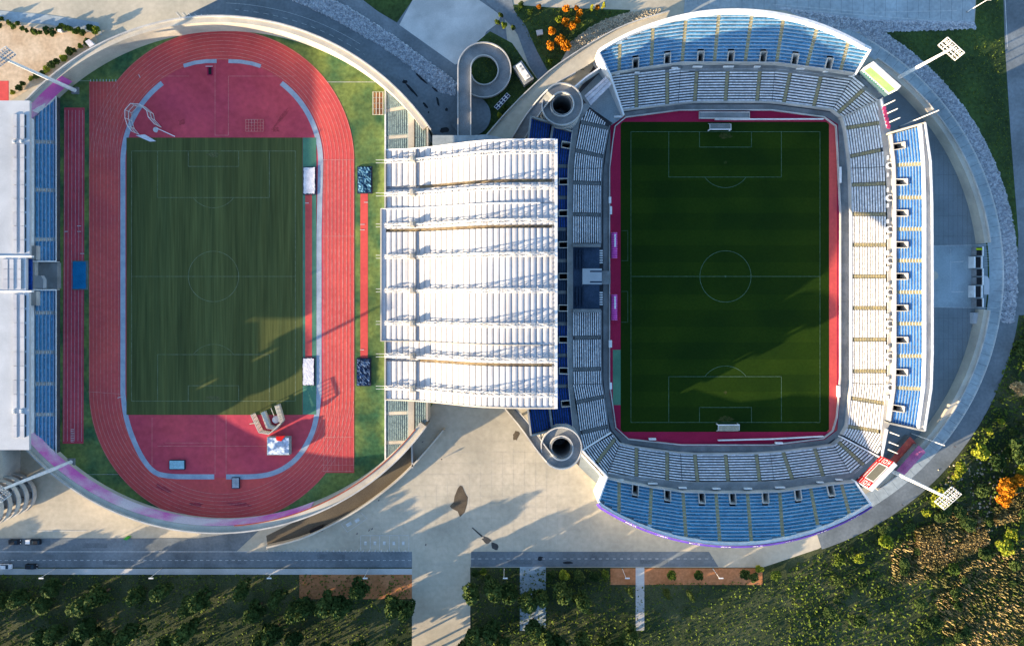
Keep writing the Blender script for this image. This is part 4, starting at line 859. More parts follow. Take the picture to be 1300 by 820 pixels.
# ------------------------------------------------------------------ scoreboards
def scoreboard(label, A, Bp, zb, zt, face, kind):
    """vertical board whose lower edge runs A-B in the photo, facing the pitch"""
    a = P(A[0], A[1], zb); b = P(Bp[0], Bp[1], zb); e = (b - a); L = e.length; e /= L; n = Vector((-e.y, e.x, 0))
    if n.dot(-a) < 0: n = -n
    root = thing('scoreboard', label, 'scoreboard', ((a.x + b.x) / 2, (a.y + b.y) / 2, 0)); Hh = zt - zb; back = -n * 1.7
    def q(u, v, dn): p_ = a + e * (u * L) + n * dn; return Vector((p_.x, p_.y, zb + v * Hh))
    MB().prism([Vector((p_.x, p_.y, zt)) for p_ in (a, b, b + back, a + back)], zb).build('housing', m_white, root)
    def rect(u0, v0, u1, v1, dn, mat, name, par=root): return MB().poly([q(u0, v0, dn), q(u1, v0, dn), q(u1, v1, dn), q(u0, v1, dn)]).build(name, mat, par)
    rect(0, 0, 1, 1, .02, face, 'face_panel')
    mb = MB()
    for t in (.15, .85): c_ = a + e * (L * t) + back * .5; mb.tube((c_.x, c_.y, 0), (c_.x, c_.y, zb), .35, .35, 10)
    mb.build('legs', m_greysteel, root)
    if kind == 'red':
        rect(.2, .28, .8, .97, .04, m_white, 'screen_frame'); rect(.235, .33, .765, .92, .06, m_screen, 'screen')
        g_ = MB()
        def bar(u0, v0, u1, v1): g_.poly([q(u0, v0, .07), q(u1, v0, .07), q(u1, v1, .07), q(u0, v1, .07)])
        for u in (.02, .83):    # block letters on both red ends
            w_ = .15
            bar(u, .18, u + w_, .21); bar(u, .36, u + w_, .39)
            bar(u + .01, .46, u + w_ - .01, .50); bar(u + .01, .46, u + .035, .66); bar(u + w_ - .035, .46, u + w_ - .01, .66); bar(u + .01, .62, u + w_ - .01, .66)
            bar(u, .74, u + w_, .77); bar(u, .84, u + w_, .87); bar(u + .055, .74, u + .085, .93)
        for k in range(18): bar(.22 + k * .032, .10, .22 + k * .032 + random.choice((.014, .02)), .19)
        g_.build('lettering', m_sign, root)
    else:
        rect(.05, .42, .95, .92, .04, m_green, 'screen'); rect(.0, .0, 1, .3, .05, M('slate_panel', (.06, .11, .13)), 'lower_panel')
        g_ = MB()
        for k in range(11): 
            u = .1 + k * .07; g_.poly([q(u, .22, .07), q(u + .045, .22, .07), q(u + .045, .36, .07), q(u, .36, .07)])
        g_.build('lettering', M('dark_green_letter', (.03, .12, .1)), root)
    return root
scoreboard('red and white scoreboard with grey screen at the lower right corner of the stadium', (1087, 610.5), (1118, 578.5), 9, 17.7, m_red, 'red')
scoreboard('pale green and white scoreboard at the upper right corner of the stadium', (1089, 92.6), (1123, 123), 9, 17.7, m_roofg, 'green')
# ------------------------------------------------------------------ floodlights and poles
def floodlight(label, px, py, zb, zt):
    b = P(px, py, zb); root = thing('floodlight_mast', label, 'floodlight', (b.x, b.y, 0), 'floodlight masts round the stadiums')
    MB().tube((b.x, b.y, 0), (b.x, b.y, zt), .75, .38, 14).build('mast', m_white, root, smooth=False)
    tgt = Vector((74 if px > 600 else -108, 4, 0)); v = Vector((tgt.x - b.x, tgt.y - b.y, 0)).normalized(); r_ = Vector((-v.y, v.x, 0)); up = Vector((0, 0, 1)); tilt = (up * .75 - v * .65).normalized()
    c = Vector((b.x, b.y, zt)); fr_ = MB(); Wd, Hd = 3.6, 1.7
    for s in (-1, -.33, .33, 1): fr_.beam(c + r_ * (-Wd) + tilt * (s * Hd), c + r_ * Wd + tilt * (s * Hd), .16)
    for s in (-1, -.5, 0, .5, 1): fr_.beam(c + r_ * (s * Wd) - tilt * Hd, c + r_ * (s * Wd) + tilt * Hd, .16)
    fr_.build('lamp_frame', m_steel, root)
    lm = MB()
    for i in range(9):
        for j in range(4):
            p_ = c + r_ * (-Wd + .4 + i * (2 * Wd - .8) / 8) + tilt * (-Hd + .4 + j * (2 * Hd - .8) / 3); lm.tube(p_, p_ + v * .35 - up * .25, .2, .34, 6)
    lm.build('lamps', m_greysteel if px < 600 else m_steel, root); MB().box((b.x, b.y, .5), (2.4, 2.4, 1)).build('footing', m_conc, root)
    return root
floodlight('tall white floodlight mast leaning over the upper right lawn', 1142, 98, 5, 35)
floodlight('tall white floodlight mast by the red scoreboard at lower right', 1134, 598.5, 5, 37)
floodlight('tall white floodlight mast at the upper left near the sandy lot', 86, 111, 5, 38)
floodlight('tall white floodlight mast at the lower left above the pale round ramp', 81, 590, 5, 38)
def pole(label, px, py, zb, zt, r=.16, lamp=False, name='lighting_pole', cat='pole', grp=None):
    b = P(px, py, zb); root = thing(name, label, cat, (b.x, b.y, zb), grp); MB().tube(b, (b.x, b.y, zt), r, r * .7, 8).build('pole', m_steel, root)
    if lamp: MB().box((b.x + .5, b.y, zt), (1.6, .4, .25)).build('lamp_head', m_steel, root)
    MB().tube(b, (b.x, b.y, zb + .3), r * 2, r * 2, 8).build('base', m_conc, root); return root
pole('thin tall pole beside the upper end of the sunlit east stand', 1142, 161, 0, 24, .22); pole('thin tall pole beside the lower end of the sunlit east stand', 1157, 550, 0, 20, .22)
pole('street lamp at the rounded tip of the top right pavement', 1228, 15.5, 0, 11, .18, True, 'street_lamp', 'lamp')
for i, (x, y) in enumerate(((1122, 134.5), (1125, 145), (1128, 156))): pole('white flagpole by the pale green scoreboard, number %s from the top of its row' % ('one', 'two', 'three')[i], x, y, 8, 15.5, .22, False, 'flagpole', 'flagpole', 'white flagpoles at the stadium corners')
for i, (x, y) in enumerate(((1130, 548.5), (1129, 561), (1128, 570.5))): pole('white flagpole by the red scoreboard, number %s from the top of its row' % ('one', 'two', 'three')[i], x, y, 8, 14.0, .22, False, 'flagpole', 'flagpole', 'white flagpoles at the stadium corners')
for x, l in ((70, 'street lamp furthest left along the bottom road'), (205, 'street lamp on the bottom road below the track curve'), (350, 'street lamp on the bottom road by the brown ramp end'), (468, 'street lamp on the bottom road below the marked bays'), (640, 'street lamp at the left end of the right hand bottom road'), (790, 'street lamp just left of the orange soil bed'), (905, 'street lamp behind the right end of the orange soil bed')):
    pole(l, x, 721.6, 0, 8.5, .1, True, 'street_lamp', 'lamp')
bo_ = 0
for k in range(24):
    x = 340 + k * 7.6; b_p = P(x, 698, -.05); o_ = MB().tube(b_p, (b_p.x, b_p.y, .9), .14, .12, 8).build('bollard', m_white)
    tag(o_, 'white bollard in the row between the plaza and the left bottom road', 'bollard', 'white bollards along the plaza edge')
# ------------------------------------------------------------------ goals, dugouts, athletics gear
def goal(label, cx, cy, sgn, netmat):
    b = P(cx, cy, 0); root = thing('goal', label, 'goal', (b.x, b.y, .15), 'goals of the right pitch'); w_ = 3.8; dp = 2.6 * sgn
    f_ = MB(); f_.beam((b.x - w_, b.y, .15), (b.x - w_, b.y, 2.6), .3); f_.beam((b.x + w_, b.y, .15), (b.x + w_, b.y, 2.6), .3); f_.beam((b.x - w_, b.y, 2.6), (b.x + w_, b.y, 2.6), .3)
    for s in (-1, 1): f_.beam((b.x + s * w_, b.y, 2.6), (b.x + s * w_, b.y + dp * .75, 2.5), .14); f_.beam((b.x + s * w_, b.y + dp * .75, 2.5), (b.x + s * w_, b.y + dp, .2), .12)
    f_.beam((b.x - w_, b.y + dp, .2), (b.x + w_, b.y + dp, .2), .12); f_.build('frame', m_white, root)
    nn = MB()
    for k in range(26):
        x = b.x - w_ + 2 * w_ * k / 25; nn.beam((x, b.y, 2.6), (x, b.y + dp * .75, 2.45), .09); nn.beam((x, b.y + dp * .75, 2.45), (x, b.y + dp, .2), .09)
    for k in range(10): t = k / 9; nn.beam((b.x - w_, b.y + dp * .75 * t, 2.6 - .1 * t), (b.x + w_, b.y + dp * .75 * t, 2.6 - .1 * t), .09)
    nn.build('net', netmat, root)
goal('goal at the top end of the right pitch', 912, 166.5, 1, M('grey_net', (.28, .3, .3))); goal('goal with pale net at the bottom end of the right pitch', 922.5, 537.5, -1, M('cream_net', (.6, .55, .42)))
def dugout(label, y0, y1):
    b = P(779, (y0 + y1) / 2, 0); root = thing('dugout', label, 'dugout', (b.x, b.y, .12), 'pink dugouts'); L = (y1 - y0) / S; cx = b.x
    sh = MB(); n = 6; pr_ = [(-1.0, .1), (-1.05, 1.2), (-.9, 1.9), (-.4, 2.3), (.3, 2.35), (1.0, 2.2)]
    for (xa, za), (xb, zb) in zip(pr_, pr_[1:]): sh.poly([Vector((cx + xa, b.y - L / 2, za)), Vector((cx + xb, b.y - L / 2, zb)), Vector((cx + xb, b.y + L / 2, zb)), Vector((cx + xa, b.y + L / 2, za))])
    sh.build('shell', m_magenta, root)
    rb = MB()
    for k in range(12):
        y = b.y - L / 2 + L * k / 11
        for (xa, za), (xb, zb) in zip(pr_, pr_[1:]): rb.beam((cx + xa, y, za + .05), (cx + xb, y, zb + .05), .1)
    rb.build('ribs', M('pale_pink_trim', (.8, .35, .6)), root)
    st = MB()
    for k in range(14): st.box((cx - .4, b.y - L / 2 + .4 + k * (L - .8) / 13, .5), (.5, .5, .5)); 
    st.build('seats', m_seatw, root); lt_ = MB()
    for k in range(9): lt_.box((cx + .2, b.y + L / 2 - .8 - k * (L - 3) / 12, 2.42), (.55, .45, .04))
    lt_.build('lettering', m_sign, root); return root
dugout('magenta dugout with white lettering above the halfway line', 296, 328); dugout('magenta dugout with white lettering below the halfway line', 374, 406)
def slab_thing(name, label, cat, pts, z1, mat, parts=None, z0=.14, group=None):
    cx = sum(p[0] for p in pts) / len(pts); cy = sum(p[1] for p in pts) / len(pts); b = P(cx, cy, 0); root = thing(name, label, cat, (b.x, b.y, z0), group)
    MB().prism([P(x, y, z1) for x, y in pts], z0).build('body', mat, root); return root
def rect_(x0, y0, x1, y1): return [(x0, y0), (x1, y0), (x1, y1), (x0, y1)]
def pit(name, label, cat, x0, y0, x1, y1, rim, top, z=.24, inset=1.3, wav=False):
    r_ = slab_thing(name, label, cat, rect_(x0, y0, x1, y1), z + .25, rim, z0=.14)
    n = 10; mb = MB(); gridp = []
    a, b = P(x0 + inset, y0 + inset, 0), P(x1 - inset, y1 - inset, 0)
    for i in range(n + 1):
        rr_ = []
        for j in range(2 * n + 1):
            e_ = .12 if (i in (0, n) or j in (0, 2 * n)) else 0
            rr_.append(Vector((a.x + (b.x - a.x) * i / n + random.uniform(-e_, e_), a.y + (b.y - a.y) * j / (2 * n) + random.uniform(-e_, e_), z + .35 + (random.uniform(-.18, .3) if wav else random.uniform(0, .05)))))
        gridp.append(rr_)
    for i in range(n):
        for j in range(2 * n): mb.poly([gridp[i][j], gridp[i + 1][j], gridp[i + 1][j + 1], gridp[i][j + 1]])
    mb.build('cover', top, r_); return r_
m_navy = M('navy_rubber', (.03, .035, .06)); m_frame = M('grey_green_rim', (.13, .17, .16))
pit('jumping_pit', 'white covered pit with dark rim near the upper right corner of the left pitch', 'sand pit', 384.8, 212, 401.5, 247.5, m_navy, m_mat)
pit('jumping_pit', 'white covered pit with dark rim near the lower right corner of the left pitch', 'sand pit', 384, 453.5, 400, 489.5, m_navy, m_mat)
pit('jumping_pit', 'crumpled bright blue pit cover at the top of the red runway by the roof', 'sand pit', 453.5, 211.5, 472.5, 246, m_navy, m_crumple, wav=True)
pit('jumping_pit', 'crumpled dark blue pit cover at the bottom of the red runway by the roof', 'sand pit', 452.5, 454.5, 471, 490, m_navy, M('crumpled_navy_tarp', (.08, .14, .26), (.01, .02, .05), 1.0, fine=.5, bump=.9), wav=True)
pit('sand_pit', 'flat blue tarpaulin over a pit between the purple runway lanes', 'tarpaulin', 92, 331, 111.5, 368, m_frame, m_bluetarp)
def mattress(name, label, x0, y0, x1, y1, h, mat, mat2):
    r_ = slab_thing(name, label, 'landing mat', rect_(x0, y0, x1, y1), h, m_navy if mat2 is None else mat2, z0=.2)
    mb = MB()
    for i in range(2):
        for j in range(2):
            xa = x0 + .7 + (x1 - x0 - 1.4) / 2 * i; ya = y0 + .7 + (y1 - y0 - 1.4) / 2 * j
            mb.prism([P(x, y, h + .15) for x, y in rect_(xa, ya, xa + (x1 - x0 - 1.8) / 2, ya + (y1 - y0 - 1.8) / 2)], h)
    mb.build('cushions', mat, r_); return r_
mattress('landing_mat', 'pale blue landing mat at the lower left of the red infield', 214.5, 584, 234.5, 596, 1.0, M('pale_blue_vinyl', (.3, .5, .55)), None)
mattress('landing_mat', 'grey white landing mat just below the bottom blue kerb', 294, 606, 304, 620, .9, M('grey_vinyl', (.4, .42, .44)), None)
cv = mattress('covered_landing_mat', 'tall landing mat under a patchy white, blue and red cover', 339, 555, 367.5, 577.5, 2.6, M('patchy_cover', (.75, .82, .85), (.12, .2, .35), .35, fine=.3, spread=.07, finescale=1.2), m_seatt)
mb = MB(); mb.prism([P(x, y, 2.95) for x, y in ((350, 554), (362, 553), (357, 560), (351, 559))], 2.6); mb.build('red_flap', m_red, cv)
# hammer cage with gates (upper left) and folded cage (lower right)
cg = thing('throwing_cage', 'round white post and net throwing cage at the top left of the left pitch', 'cage', P(185, 155, .2))
pts = [(205, 162), (197, 153), (195, 145), (186, 137), (175, 136), (168, 144), (168, 154), (171, 164), (177, 171)]
mb = MB(); tp = [P(x, y, 0) for x, y in pts]
for p_ in tp: mb.tube((p_.x, p_.y, .2), (p_.x, p_.y, 5), .12, .1, 6)
for zz in (.3, 2.6, 5): 
    for a, b in zip(tp, tp[1:]): mb.beam((a.x, a.y, zz), (b.x, b.y, zz), .16)
mb.build('posts', m_steel, cg)
mb = MB()
for a, b in zip(tp, tp[1:]):
    for k in range(1, 8): p_ = a.lerp(b, k / 8); mb.beam((p_.x, p_.y, .3), (p_.x, p_.y, 5), .04)
mb.build('net', m_greysteel, cg)
MB().prism([P(x, y, .35) for x, y in ((172, 172), (184, 171), (198, 179.5), (190, 180))], .22).build('gate_panel', m_mat, cg)
MB().tube(P(198, 165, .2), P(198, 165, .5), 1.0, .95, 16).build('throwing_circle', m_roofg, cg)
MB().beam(P(199, 163, 1), P(222, 173.5, 1), .25).build('gate_arm', m_white, cg)
cb_ = thing('throwing_cage', 'cream folded throwing cage standing on the lower edge of the left pitch', 'cage', P(346, 530, .2)); mb = MB()
U = [(324, 524), (334, 546), (346, 548), (361, 535), (354, 513)]
tp = [P(x, y, 0) for x, y in U]
for a, b in zip(tp, tp[1:]):
    for zz in (.35, 1.6, 2.9, 4.2): mb.beam((a.x, a.y, zz), (b.x, b.y, zz), .3)
    for k in range(6): p_ = a.lerp(b, k / 5); mb.tube((p_.x, p_.y, .2), (p_.x, p_.y, 4.2), .13, .13, 6)
mb.build('frame', m_cream, cb_)
MB().prism([P(x, y, 2.2) for x, y in ((331, 524), (336, 522), (343, 540), (349, 542), (356, 536), (349, 516), (354, 513), (360, 534), (350, 546), (338, 544))], .3).build('folded_net', m_cream, cb_)
MB().tube(P(350.5, 532.5, .2), P(350.5, 532.5, 1.1), 1.35, 1.3, 18).build('throwing_circle', m_mat, cb_); mb = MB(); mb.beam(P(317, 538, .5), P(329, 536, .5), .3); mb.beam(P(344, 518, 2), P(348, 528, 2), .25); mb.build('loose_bars', m_cream, cb_)
hn = thing('hurdle_rack', 'white grid of stacked rails on the purple infield above the left pitch', 'rack', P(323, 159, .2)); mb = MB()
for k in range(7): x = 312 + k * 3.7; mb.beam(P(x, 152, .9), P(x, 167, .9), .12)
for k in range(5): y = 152 + k * 3.75; mb.beam(P(312, y, .9), P(334.3, y, .9), .12)
for x in (312, 334.3):
    for y in (152, 167): mb.beam(P(x, y, .2), P(x, y, .95), .14)
mb.build('rails', m_lane, hn)
wj = thing('water_jump', 'small black water jump pit near the top bend of the running track', 'pit', P(265, 90, .2)); MB().prism([P(x, y, .32) for x, y in rect_(263, 85, 270, 96)], .2).build('rim', m_maroon, wj); MB().poly([P(x, y, .34) for x, y in rect_(264.5, 86, 268.5, 95)]).build('pit', m_black, wj); MB().beam(P(261, 84.5, .9), P(270, 84.5, .9), .15).build('barrier', m_white, wj)
sh_ = thing('bench_shelter', 'orange wooden bench shelter on the green verge below the top ring wall', 'shelter', P(480, 131, .1)); mb = MB()
for k in range(4): x = 473.5 + k * 4.2; mb.beam(P(x, 117, 2.2), P(x, 146, 2.2), .3)
for k in range(5): mb.beam(P(473, 117 + k * 7.2, 2.0), P(487, 117 + k * 7.2, 2.0), .2); mb.beam(P(474, 117 + k * 7.2, .1), P(474, 117 + k * 7.2, 2.0), .15)
mb.build('frame', m_cream, sh_); MB().prism([P(x, y, 1.9) for x, y in rect_(475, 118, 486, 145.5)], 1.8).build('roof', m_soil, sh_)
for i, (x, y, l) in enumerate(((88, 102, 'grey bench on the dark verge at the upper left of the track'), (124, 626, 'grey bench on the dark verge at the lower left of the track'))):
    bn_ = thing('bench', l, 'bench', P(x, y, .1)); a_ = R(38 if i == 0 else -28); c_ = P(x, y, 0); MB().box((c_.x, c_.y, .5), (3.6, .9, .12), a_).build('seat', m_roofg, bn_); MB().box((c_.x, c_.y, .25), (3.0, .5, .4), a_).build('plinth', m_conc, bn_)
# pitchside kit
for i, (x0, y0, x1, y1, l) in enumerate(((888, 142.5, 952, 150, 'grey team bench box behind the top goal'),)):
    bx_ = slab_thing('bench_box', l, 'enclosure', rect_(x0, y0, x1, y1), 1.0, m_conc, z0=.1); mb = MB().wall([P(x, y, 1.5) for x, y in rect_(x0, y0, x1, y1)], .3, .5, True); mb.build('parapet', m_conc_l, bx_)
ab = thing('advertising_board', 'long thin white pitchside board behind the top goal', 'board', P(980, 150.5, .1)); MB().wall([P(908, 151.5, 1.2), P(1046, 151, 1.2)], .35, .1).build('board', m_white, ab)
ab = thing('advertising_board', 'long thin white pitchside board behind the bottom goal', 'board', P(980, 558, .1)); MB().wall([P(912, 559, 1.2), P(980, 557.5, 1.2), P(1046, 554, 1.2)], .35, .1).build('board', m_white, ab)
for i, (x0, y0, x1, y1) in enumerate(((773, 250, 776, 258), (774, 262, 777, 272), (773, 432, 777, 441), (774, 486, 777, 494), (824, 556.5, 833, 558.5), (985, 561.5, 994, 563.5), (1066, 212, 1068.5, 232), (1064, 490, 1067, 504), (780, 147, 790, 149))):
    slab_thing('advertising_board', ('small white board on the left pitchside wall nearest the top corner', 'small white board on the left pitchside wall above the upper dugout', 'small white board on the left pitchside wall below the lower dugout', 'small white board on the left pitchside wall nearest the bottom corner', 'small white board left of the bottom goal', 'small white board right of the bottom goal', 'white board on the right pitchside wall near the top', 'white board on the right pitchside wall near the bottom', 'small white board in the top left corner of the surround')[i], 'board', rect_(x0, y0, x1, y1), 1.5, m_white, z0=.1)
# ------------------------------------------------------------------ gate buildings, tents
yy = [(313, 325, 'g'), (325.6, 340.5, 'w'), (341, 351, 'd'), (351.5, 362, 'd'), (362.6, 378, 'w'), (378.6, 390, 'd')]
nm_ = ['topmost, with a yellow green roof stripe', 'second from the top, with white side walls', 'third from the top, all dark', 'fourth from the top, beside the pale canopy', 'fifth from the top, with white side walls', 'lowest, at the bottom of the row']
for i, (y0, y1, kd) in enumerate(yy):
    b = P(1243, (y0 + y1) / 2, 0); tb = thing('ticket_booth', 'dark roofed ticket booth at the stadium gate, ' + nm_[i], 'booth', (b.x, b.y, .1), 'ticket booths at the right hand gate')
    x0, x1 = (1239.5, 1247.5) if kd != 'w' else (1238.5, 1246)
    MB().prism([P(x, y, 2.9) for x, y in rect_(x0, y0 + .3, x1, y1 - .3)], .1).build('body', m_greysteel, tb); MB().prism([P(x, y, 3.1) for x, y in rect_(x0 + .6, y0 + .8, x1 - .6, y1 - .8)], 2.9).build('roof', m_black, tb)
    MB().prism([P(x, y, 3.5) for x, y in rect_(x1 + .05, y0, x1 + 1.6, y1)], .1).build('side_wall', m_white, tb)
    if kd == 'w': MB().prism([P(x, y, 3.5) for x, y in rect_(x0 - 1.6, y0, x0 - .05, y1)], .1).build('side_wall', m_white, tb)
    if kd == 'g': MB().prism([P(x, y, 3.3) for x, y in rect_(x0, y0 + 2, x1, y0 + 4.5)], 3.1).build('roof_stripe', M('lime_panel', (.4, .5, .02)), tb)
slab_thing('gate_canopy', 'pale grey flat canopy beside the ticket booths', 'canopy', [(1249.5, 350), (1254, 351), (1256, 355), (1256, 374), (1249.5, 374)], 3.0, m_roofg, z0=2.7)
slab_thing('round_kiosk', 'cream round kiosk roof against the outer rim of the east stand', 'kiosk', arc(1185.5, 350, 5.8, 0, 340, 18), 9.0, m_cream, z0=.1)
slab_thing('equipment_store', 'white fenced equipment store below the ticket booths', 'store', rect_(1236, 397, 1247, 411), 2.2, m_roofg, z0=.1)
rk = thing('bicycle_rack', 'row of thin metal racks on the dark yard below the gate', 'rack', P(1238, 423, .08)); mb = MB()
for k in range(4): mb.beam(P(1234, 418 + k * 3.6, .8), P(1242, 417 + k * 3.6, .8), .15)
mb.build('rails', m_greysteel, rk)
def awn(label, q, mat, z=3.4):
    c_ = P(sum(p[0] for p in q) / 4, sum(p[1] for p in q) / 4, 0); r_ = thing('marquee', label, 'marquee', (c_.x, c_.y, .08), 'marquees by the red scoreboard')
    a, b, c2, d2 = [P(x, y, z) for x, y in q]; n = 10; m1, m2 = (a + d2) / 2 + Vector((0, 0, .5)), (b + c2) / 2 + Vector((0, 0, .5)); mb = MB()
    for k in range(n):
        t0, t1 = k / n, (k + 1) / n; s_ = Vector((0, 0, .12 * (k % 2)))
        mb.poly([a.lerp(b, t0) + s_, a.lerp(b, t1) + s_, m1.lerp(m2, t1) + s_, m1.lerp(m2, t0) + s_]); mb.poly([m1.lerp(m2, t0) + s_, m1.lerp(m2, t1) + s_, d2.lerp(c2, t1) + s_, d2.lerp(c2, t0) + s_])
    mb.build('roof', mat, r_); MB().prism([Vector((p_.x, p_.y, z - .15)) for p_ in (a, b, c2, d2)], .08).build('walls', m_conc, r_); return r_
awn('long brick red marquee roof next to the scoreboard', [(1130, 583), (1155, 554), (1163, 563), (1140, 590)], m_redroof); awn('long pink marquee roof nearest the ring pavement', [(1138, 597), (1166, 565), (1175, 574), (1148, 603)], m_pinkroof, 6.8)
# service building, solar rack, park bits
sb_ = slab_thing('service_building', 'small grey service building with white roof units beside the park road', 'building', [(651, 85), (662, 77), (678, 100), (666, 108)], 3.6, m_conc, z0=0)
MB().prism([P(x, y, 4.4) for x, y in ((655, 83.5), (661, 79.5), (673.5, 98), (667.5, 102))], 3.6).build('roof_unit', m_white, sb_)
mb = MB(); mb.tube(P(670, 96.5, 5.0), P(670, 96.5, 5.7), .5, .5, 12); mb.box(P(664, 88, 5.3), (1.0, .7, .6)); mb.box(P(661, 84.5, 5.3), (.8, .8, .5)); mb.build('roof_fans', m_greysteel, sb_)
so = thing('solar_array', 'white framed rack of dark blue solar panels below the P shaped ramp', 'solar panels', P(637, 129, .05)); a, b, c2, d2 = P(627, 136, 2.2), P(643.5, 118, 2.2), P(648, 122, 1.6), P(632, 140, 1.6)
MB().poly([a, b, c2, d2]).build('frame', m_white, so)
for i in range(5):
    for j in range(2):
        def uv(u, v): p0 = a.lerp(b, u); p1 = d2.lerp(c2, u); r0 = p0.lerp(p1, v); return Vector((r0.x, r0.y, r0.z + .04))
        u0, u1, v0, v1 = (i + .14) / 5, (i + .86) / 5, (j + .14) / 2, (j + .86) / 2
        MB().poly([uv(u0, v0), uv(u1, v0), uv(u1, v1), uv(u0, v1)]).build('solar_panel', m_solar, so)
slab_thing('stone_slab', 'pale stone slab lying on the dark park lawn', 'slab', [(680.5, 39), (688.5, 37.5), (689.5, 43.5), (682, 45.5)], .8, m_conc_l, z0=.02)
slab_thing('utility_cabinet', 'white van sized cabinet beside the upper left ring wall', 'cabinet', [(108, 53), (113, 50), (119.5, 57), (114, 60.5)], 2.2, m_mat, z0=0)
slab_thing('utility_cabinet', 'small white cabinet on the sandy lot', 'cabinet', rect_(73, 37.5, 77.5, 40.5), 1.4, m_white, z0=0)
slab_thing('bench_box', 'black container on the walkway end at the lower left of the plaza', 'container', [(393, 674), (409, 667), (409.5, 674), (394, 680)], 1.6, m_black, z0=-.05)
gn = slab_thing('waste_container', 'green waste container on the lower left plaza', 'container', [(156, 684.5), (160, 681.5), (164.5, 682), (161, 685.5)], 1.3, M('green_plastic', (.06, .3, .05)), z0=0)
# ------------------------------------------------------------------ cars and people
def car(label, px, py, paint, rzv=0):
    b = P(px, py, .02); root = thing('parked_car', label, 'car', b, 'cars on the bottom road')
    mb = MB(); prof_ = [(-2.15, .35, .8), (-2.1, .85, .82), (-1.2, .95, .88), (1.0, .98, .88), (2.0, .78, .8), (2.2, .4, .74)]
    sec = []
    for x, zt, hw in prof_: sec.append([Vector((x, -hw, .3)), Vector((x, -hw, zt)), Vector((x, hw, zt)), Vector((x, hw, .3))])
    for s0, s1 in zip(sec, sec[1:]):
        for k in range(4): mb.poly([s0[k], s0[(k + 1) % 4], s1[(k + 1) % 4], s1[k]])
    mb.poly(sec[0][::-1]); mb.poly(sec[-1])
    mb.v = [(v[0] + b.x, v[1] + b.y, v[2] + b.z) for v in mb.v]; bd = mb.build('body', paint, root)
    def fr(l, nm, mat, par=root):
        q_ = MB(); l(q_); q_.v = [(v[0] + b.x, v[1] + b.y, v[2] + b.z) for v in q_.v]; return q_.build(nm, mat, par)
    def cabin(q_):
        q_.v = [(-1.75, -.75, .95), (1.05, -.75, .98), (1.05, .75, .98), (-1.75, .75, .95), (-1.3, -.62, 1.42), (.35, -.62, 1.42), (.35, .62, 1.42), (-1.3, .62, 1.42)]
        q_.f = [(0, 1, 5, 4), (1, 2, 6, 5), (2, 3, 7, 6), (3, 0, 4, 7)]
    fr(cabin, 'windows', m_glass); fr(lambda q_: q_.box((-.48, 0, 1.44), (1.7, 1.25, .06)), 'roof', paint)
    for x in (-1.35, 1.35):
        for s in (-1, 1): fr(lambda q_: q_.tube((x, s * .72, .33), (x, s * .92, .33), .33, .33, 12), 'wheel', m_black)
    for s in (-1, 1): fr(lambda q_: q_.box((2.12, s * .55, .62), (.12, .3, .16)), 'headlight', m_white)
    root.rotation_euler = (0, 0, rzv); return root
m_cw = M('white_car_paint', (.75, .75, .76), rough=.3); m_cd = M('dark_car_paint', (.02, .024, .03), rough=.3)
car('white car at the left end of the bottom road', 9, 718, m_cw); car('black car on the upper lane at the bottom left, left of the white trailer', 20, 687, m_cd); car('black car on the upper lane at the bottom left, right of the white trailer', 46, 687, m_cd, math.pi); car('black car on the lower lane behind the white car', 41, 718, m_cd)
tr_ = slab_thing('cargo_trailer', 'small white trailer between two black cars', 'trailer', rect_(32, 685.5, 37.5, 690.5), 1.2, m_white, z0=.3); mb = MB()
for x in (33.5, 36): mb.box(P(x, 691, .3), (.5, .2, .55)); mb.box(P(x, 685, .3), (.5, .2, .55))
mb.build('wheels', m_black, tr_)
def person_mesh():
    me = bpy.data.meshes.new('person'); V = [(0, 0, .95), (0, 0, 1.2), (0, 0, 1.42), (0, 0, 1.53), (0, .01, 1.66), (.1, 0, .9), (.12, .1, .5), (.12, .02, .08), (.12, .14, .04), (-.1, 0, .9), (-.12, -.08, .5), (-.12, -.2, .1), (-.12, -.08, .05), (.19, 0, 1.4), (.25, -.05, 1.12), (.25, .08, .88), (-.19, 0, 1.4), (-.25, .05, 1.12), (-.25, .18, .9)]
    E = [(0, 1), (1, 2), (2, 3), (3, 4), (0, 5), (5, 6), (6, 7), (7, 8), (0, 9), (9, 10), (10, 11), (11, 12), (2, 13), (13, 14), (14, 15), (2, 16), (16, 17), (17, 18)]
    me.from_pydata(V, E, []); return me
pm_ = person_mesh(); o = bpy.data.objects.new('person', pm_); COL.objects.link(o)
sk = o.modifiers.new('Skin', 'SKIN'); rad = [.15, .14, .16, .06, .11, .09, .07, .05, .04, .09, .07, .05, .04, .07, .045, .035, .07, .045, .035]
for k, v in enumerate(pm_.skin_vertices[0].data): v.radius = (rad[k], rad[k] * .85); v.use_root = (k == 0)
ss = o.modifiers.new('Subdivision', 'SUBSURF'); ss.levels = 1; ss.render_levels = 1
pm_.materials.append(M('dark_clothes', (.05, .05, .07)))
dg = bpy.context.evaluated_depsgraph_get(); me2 = bpy.data.meshes.new_from_object(o.evaluated_get(dg)); me2.name = 'person'; bpy.data.objects.remove(o)
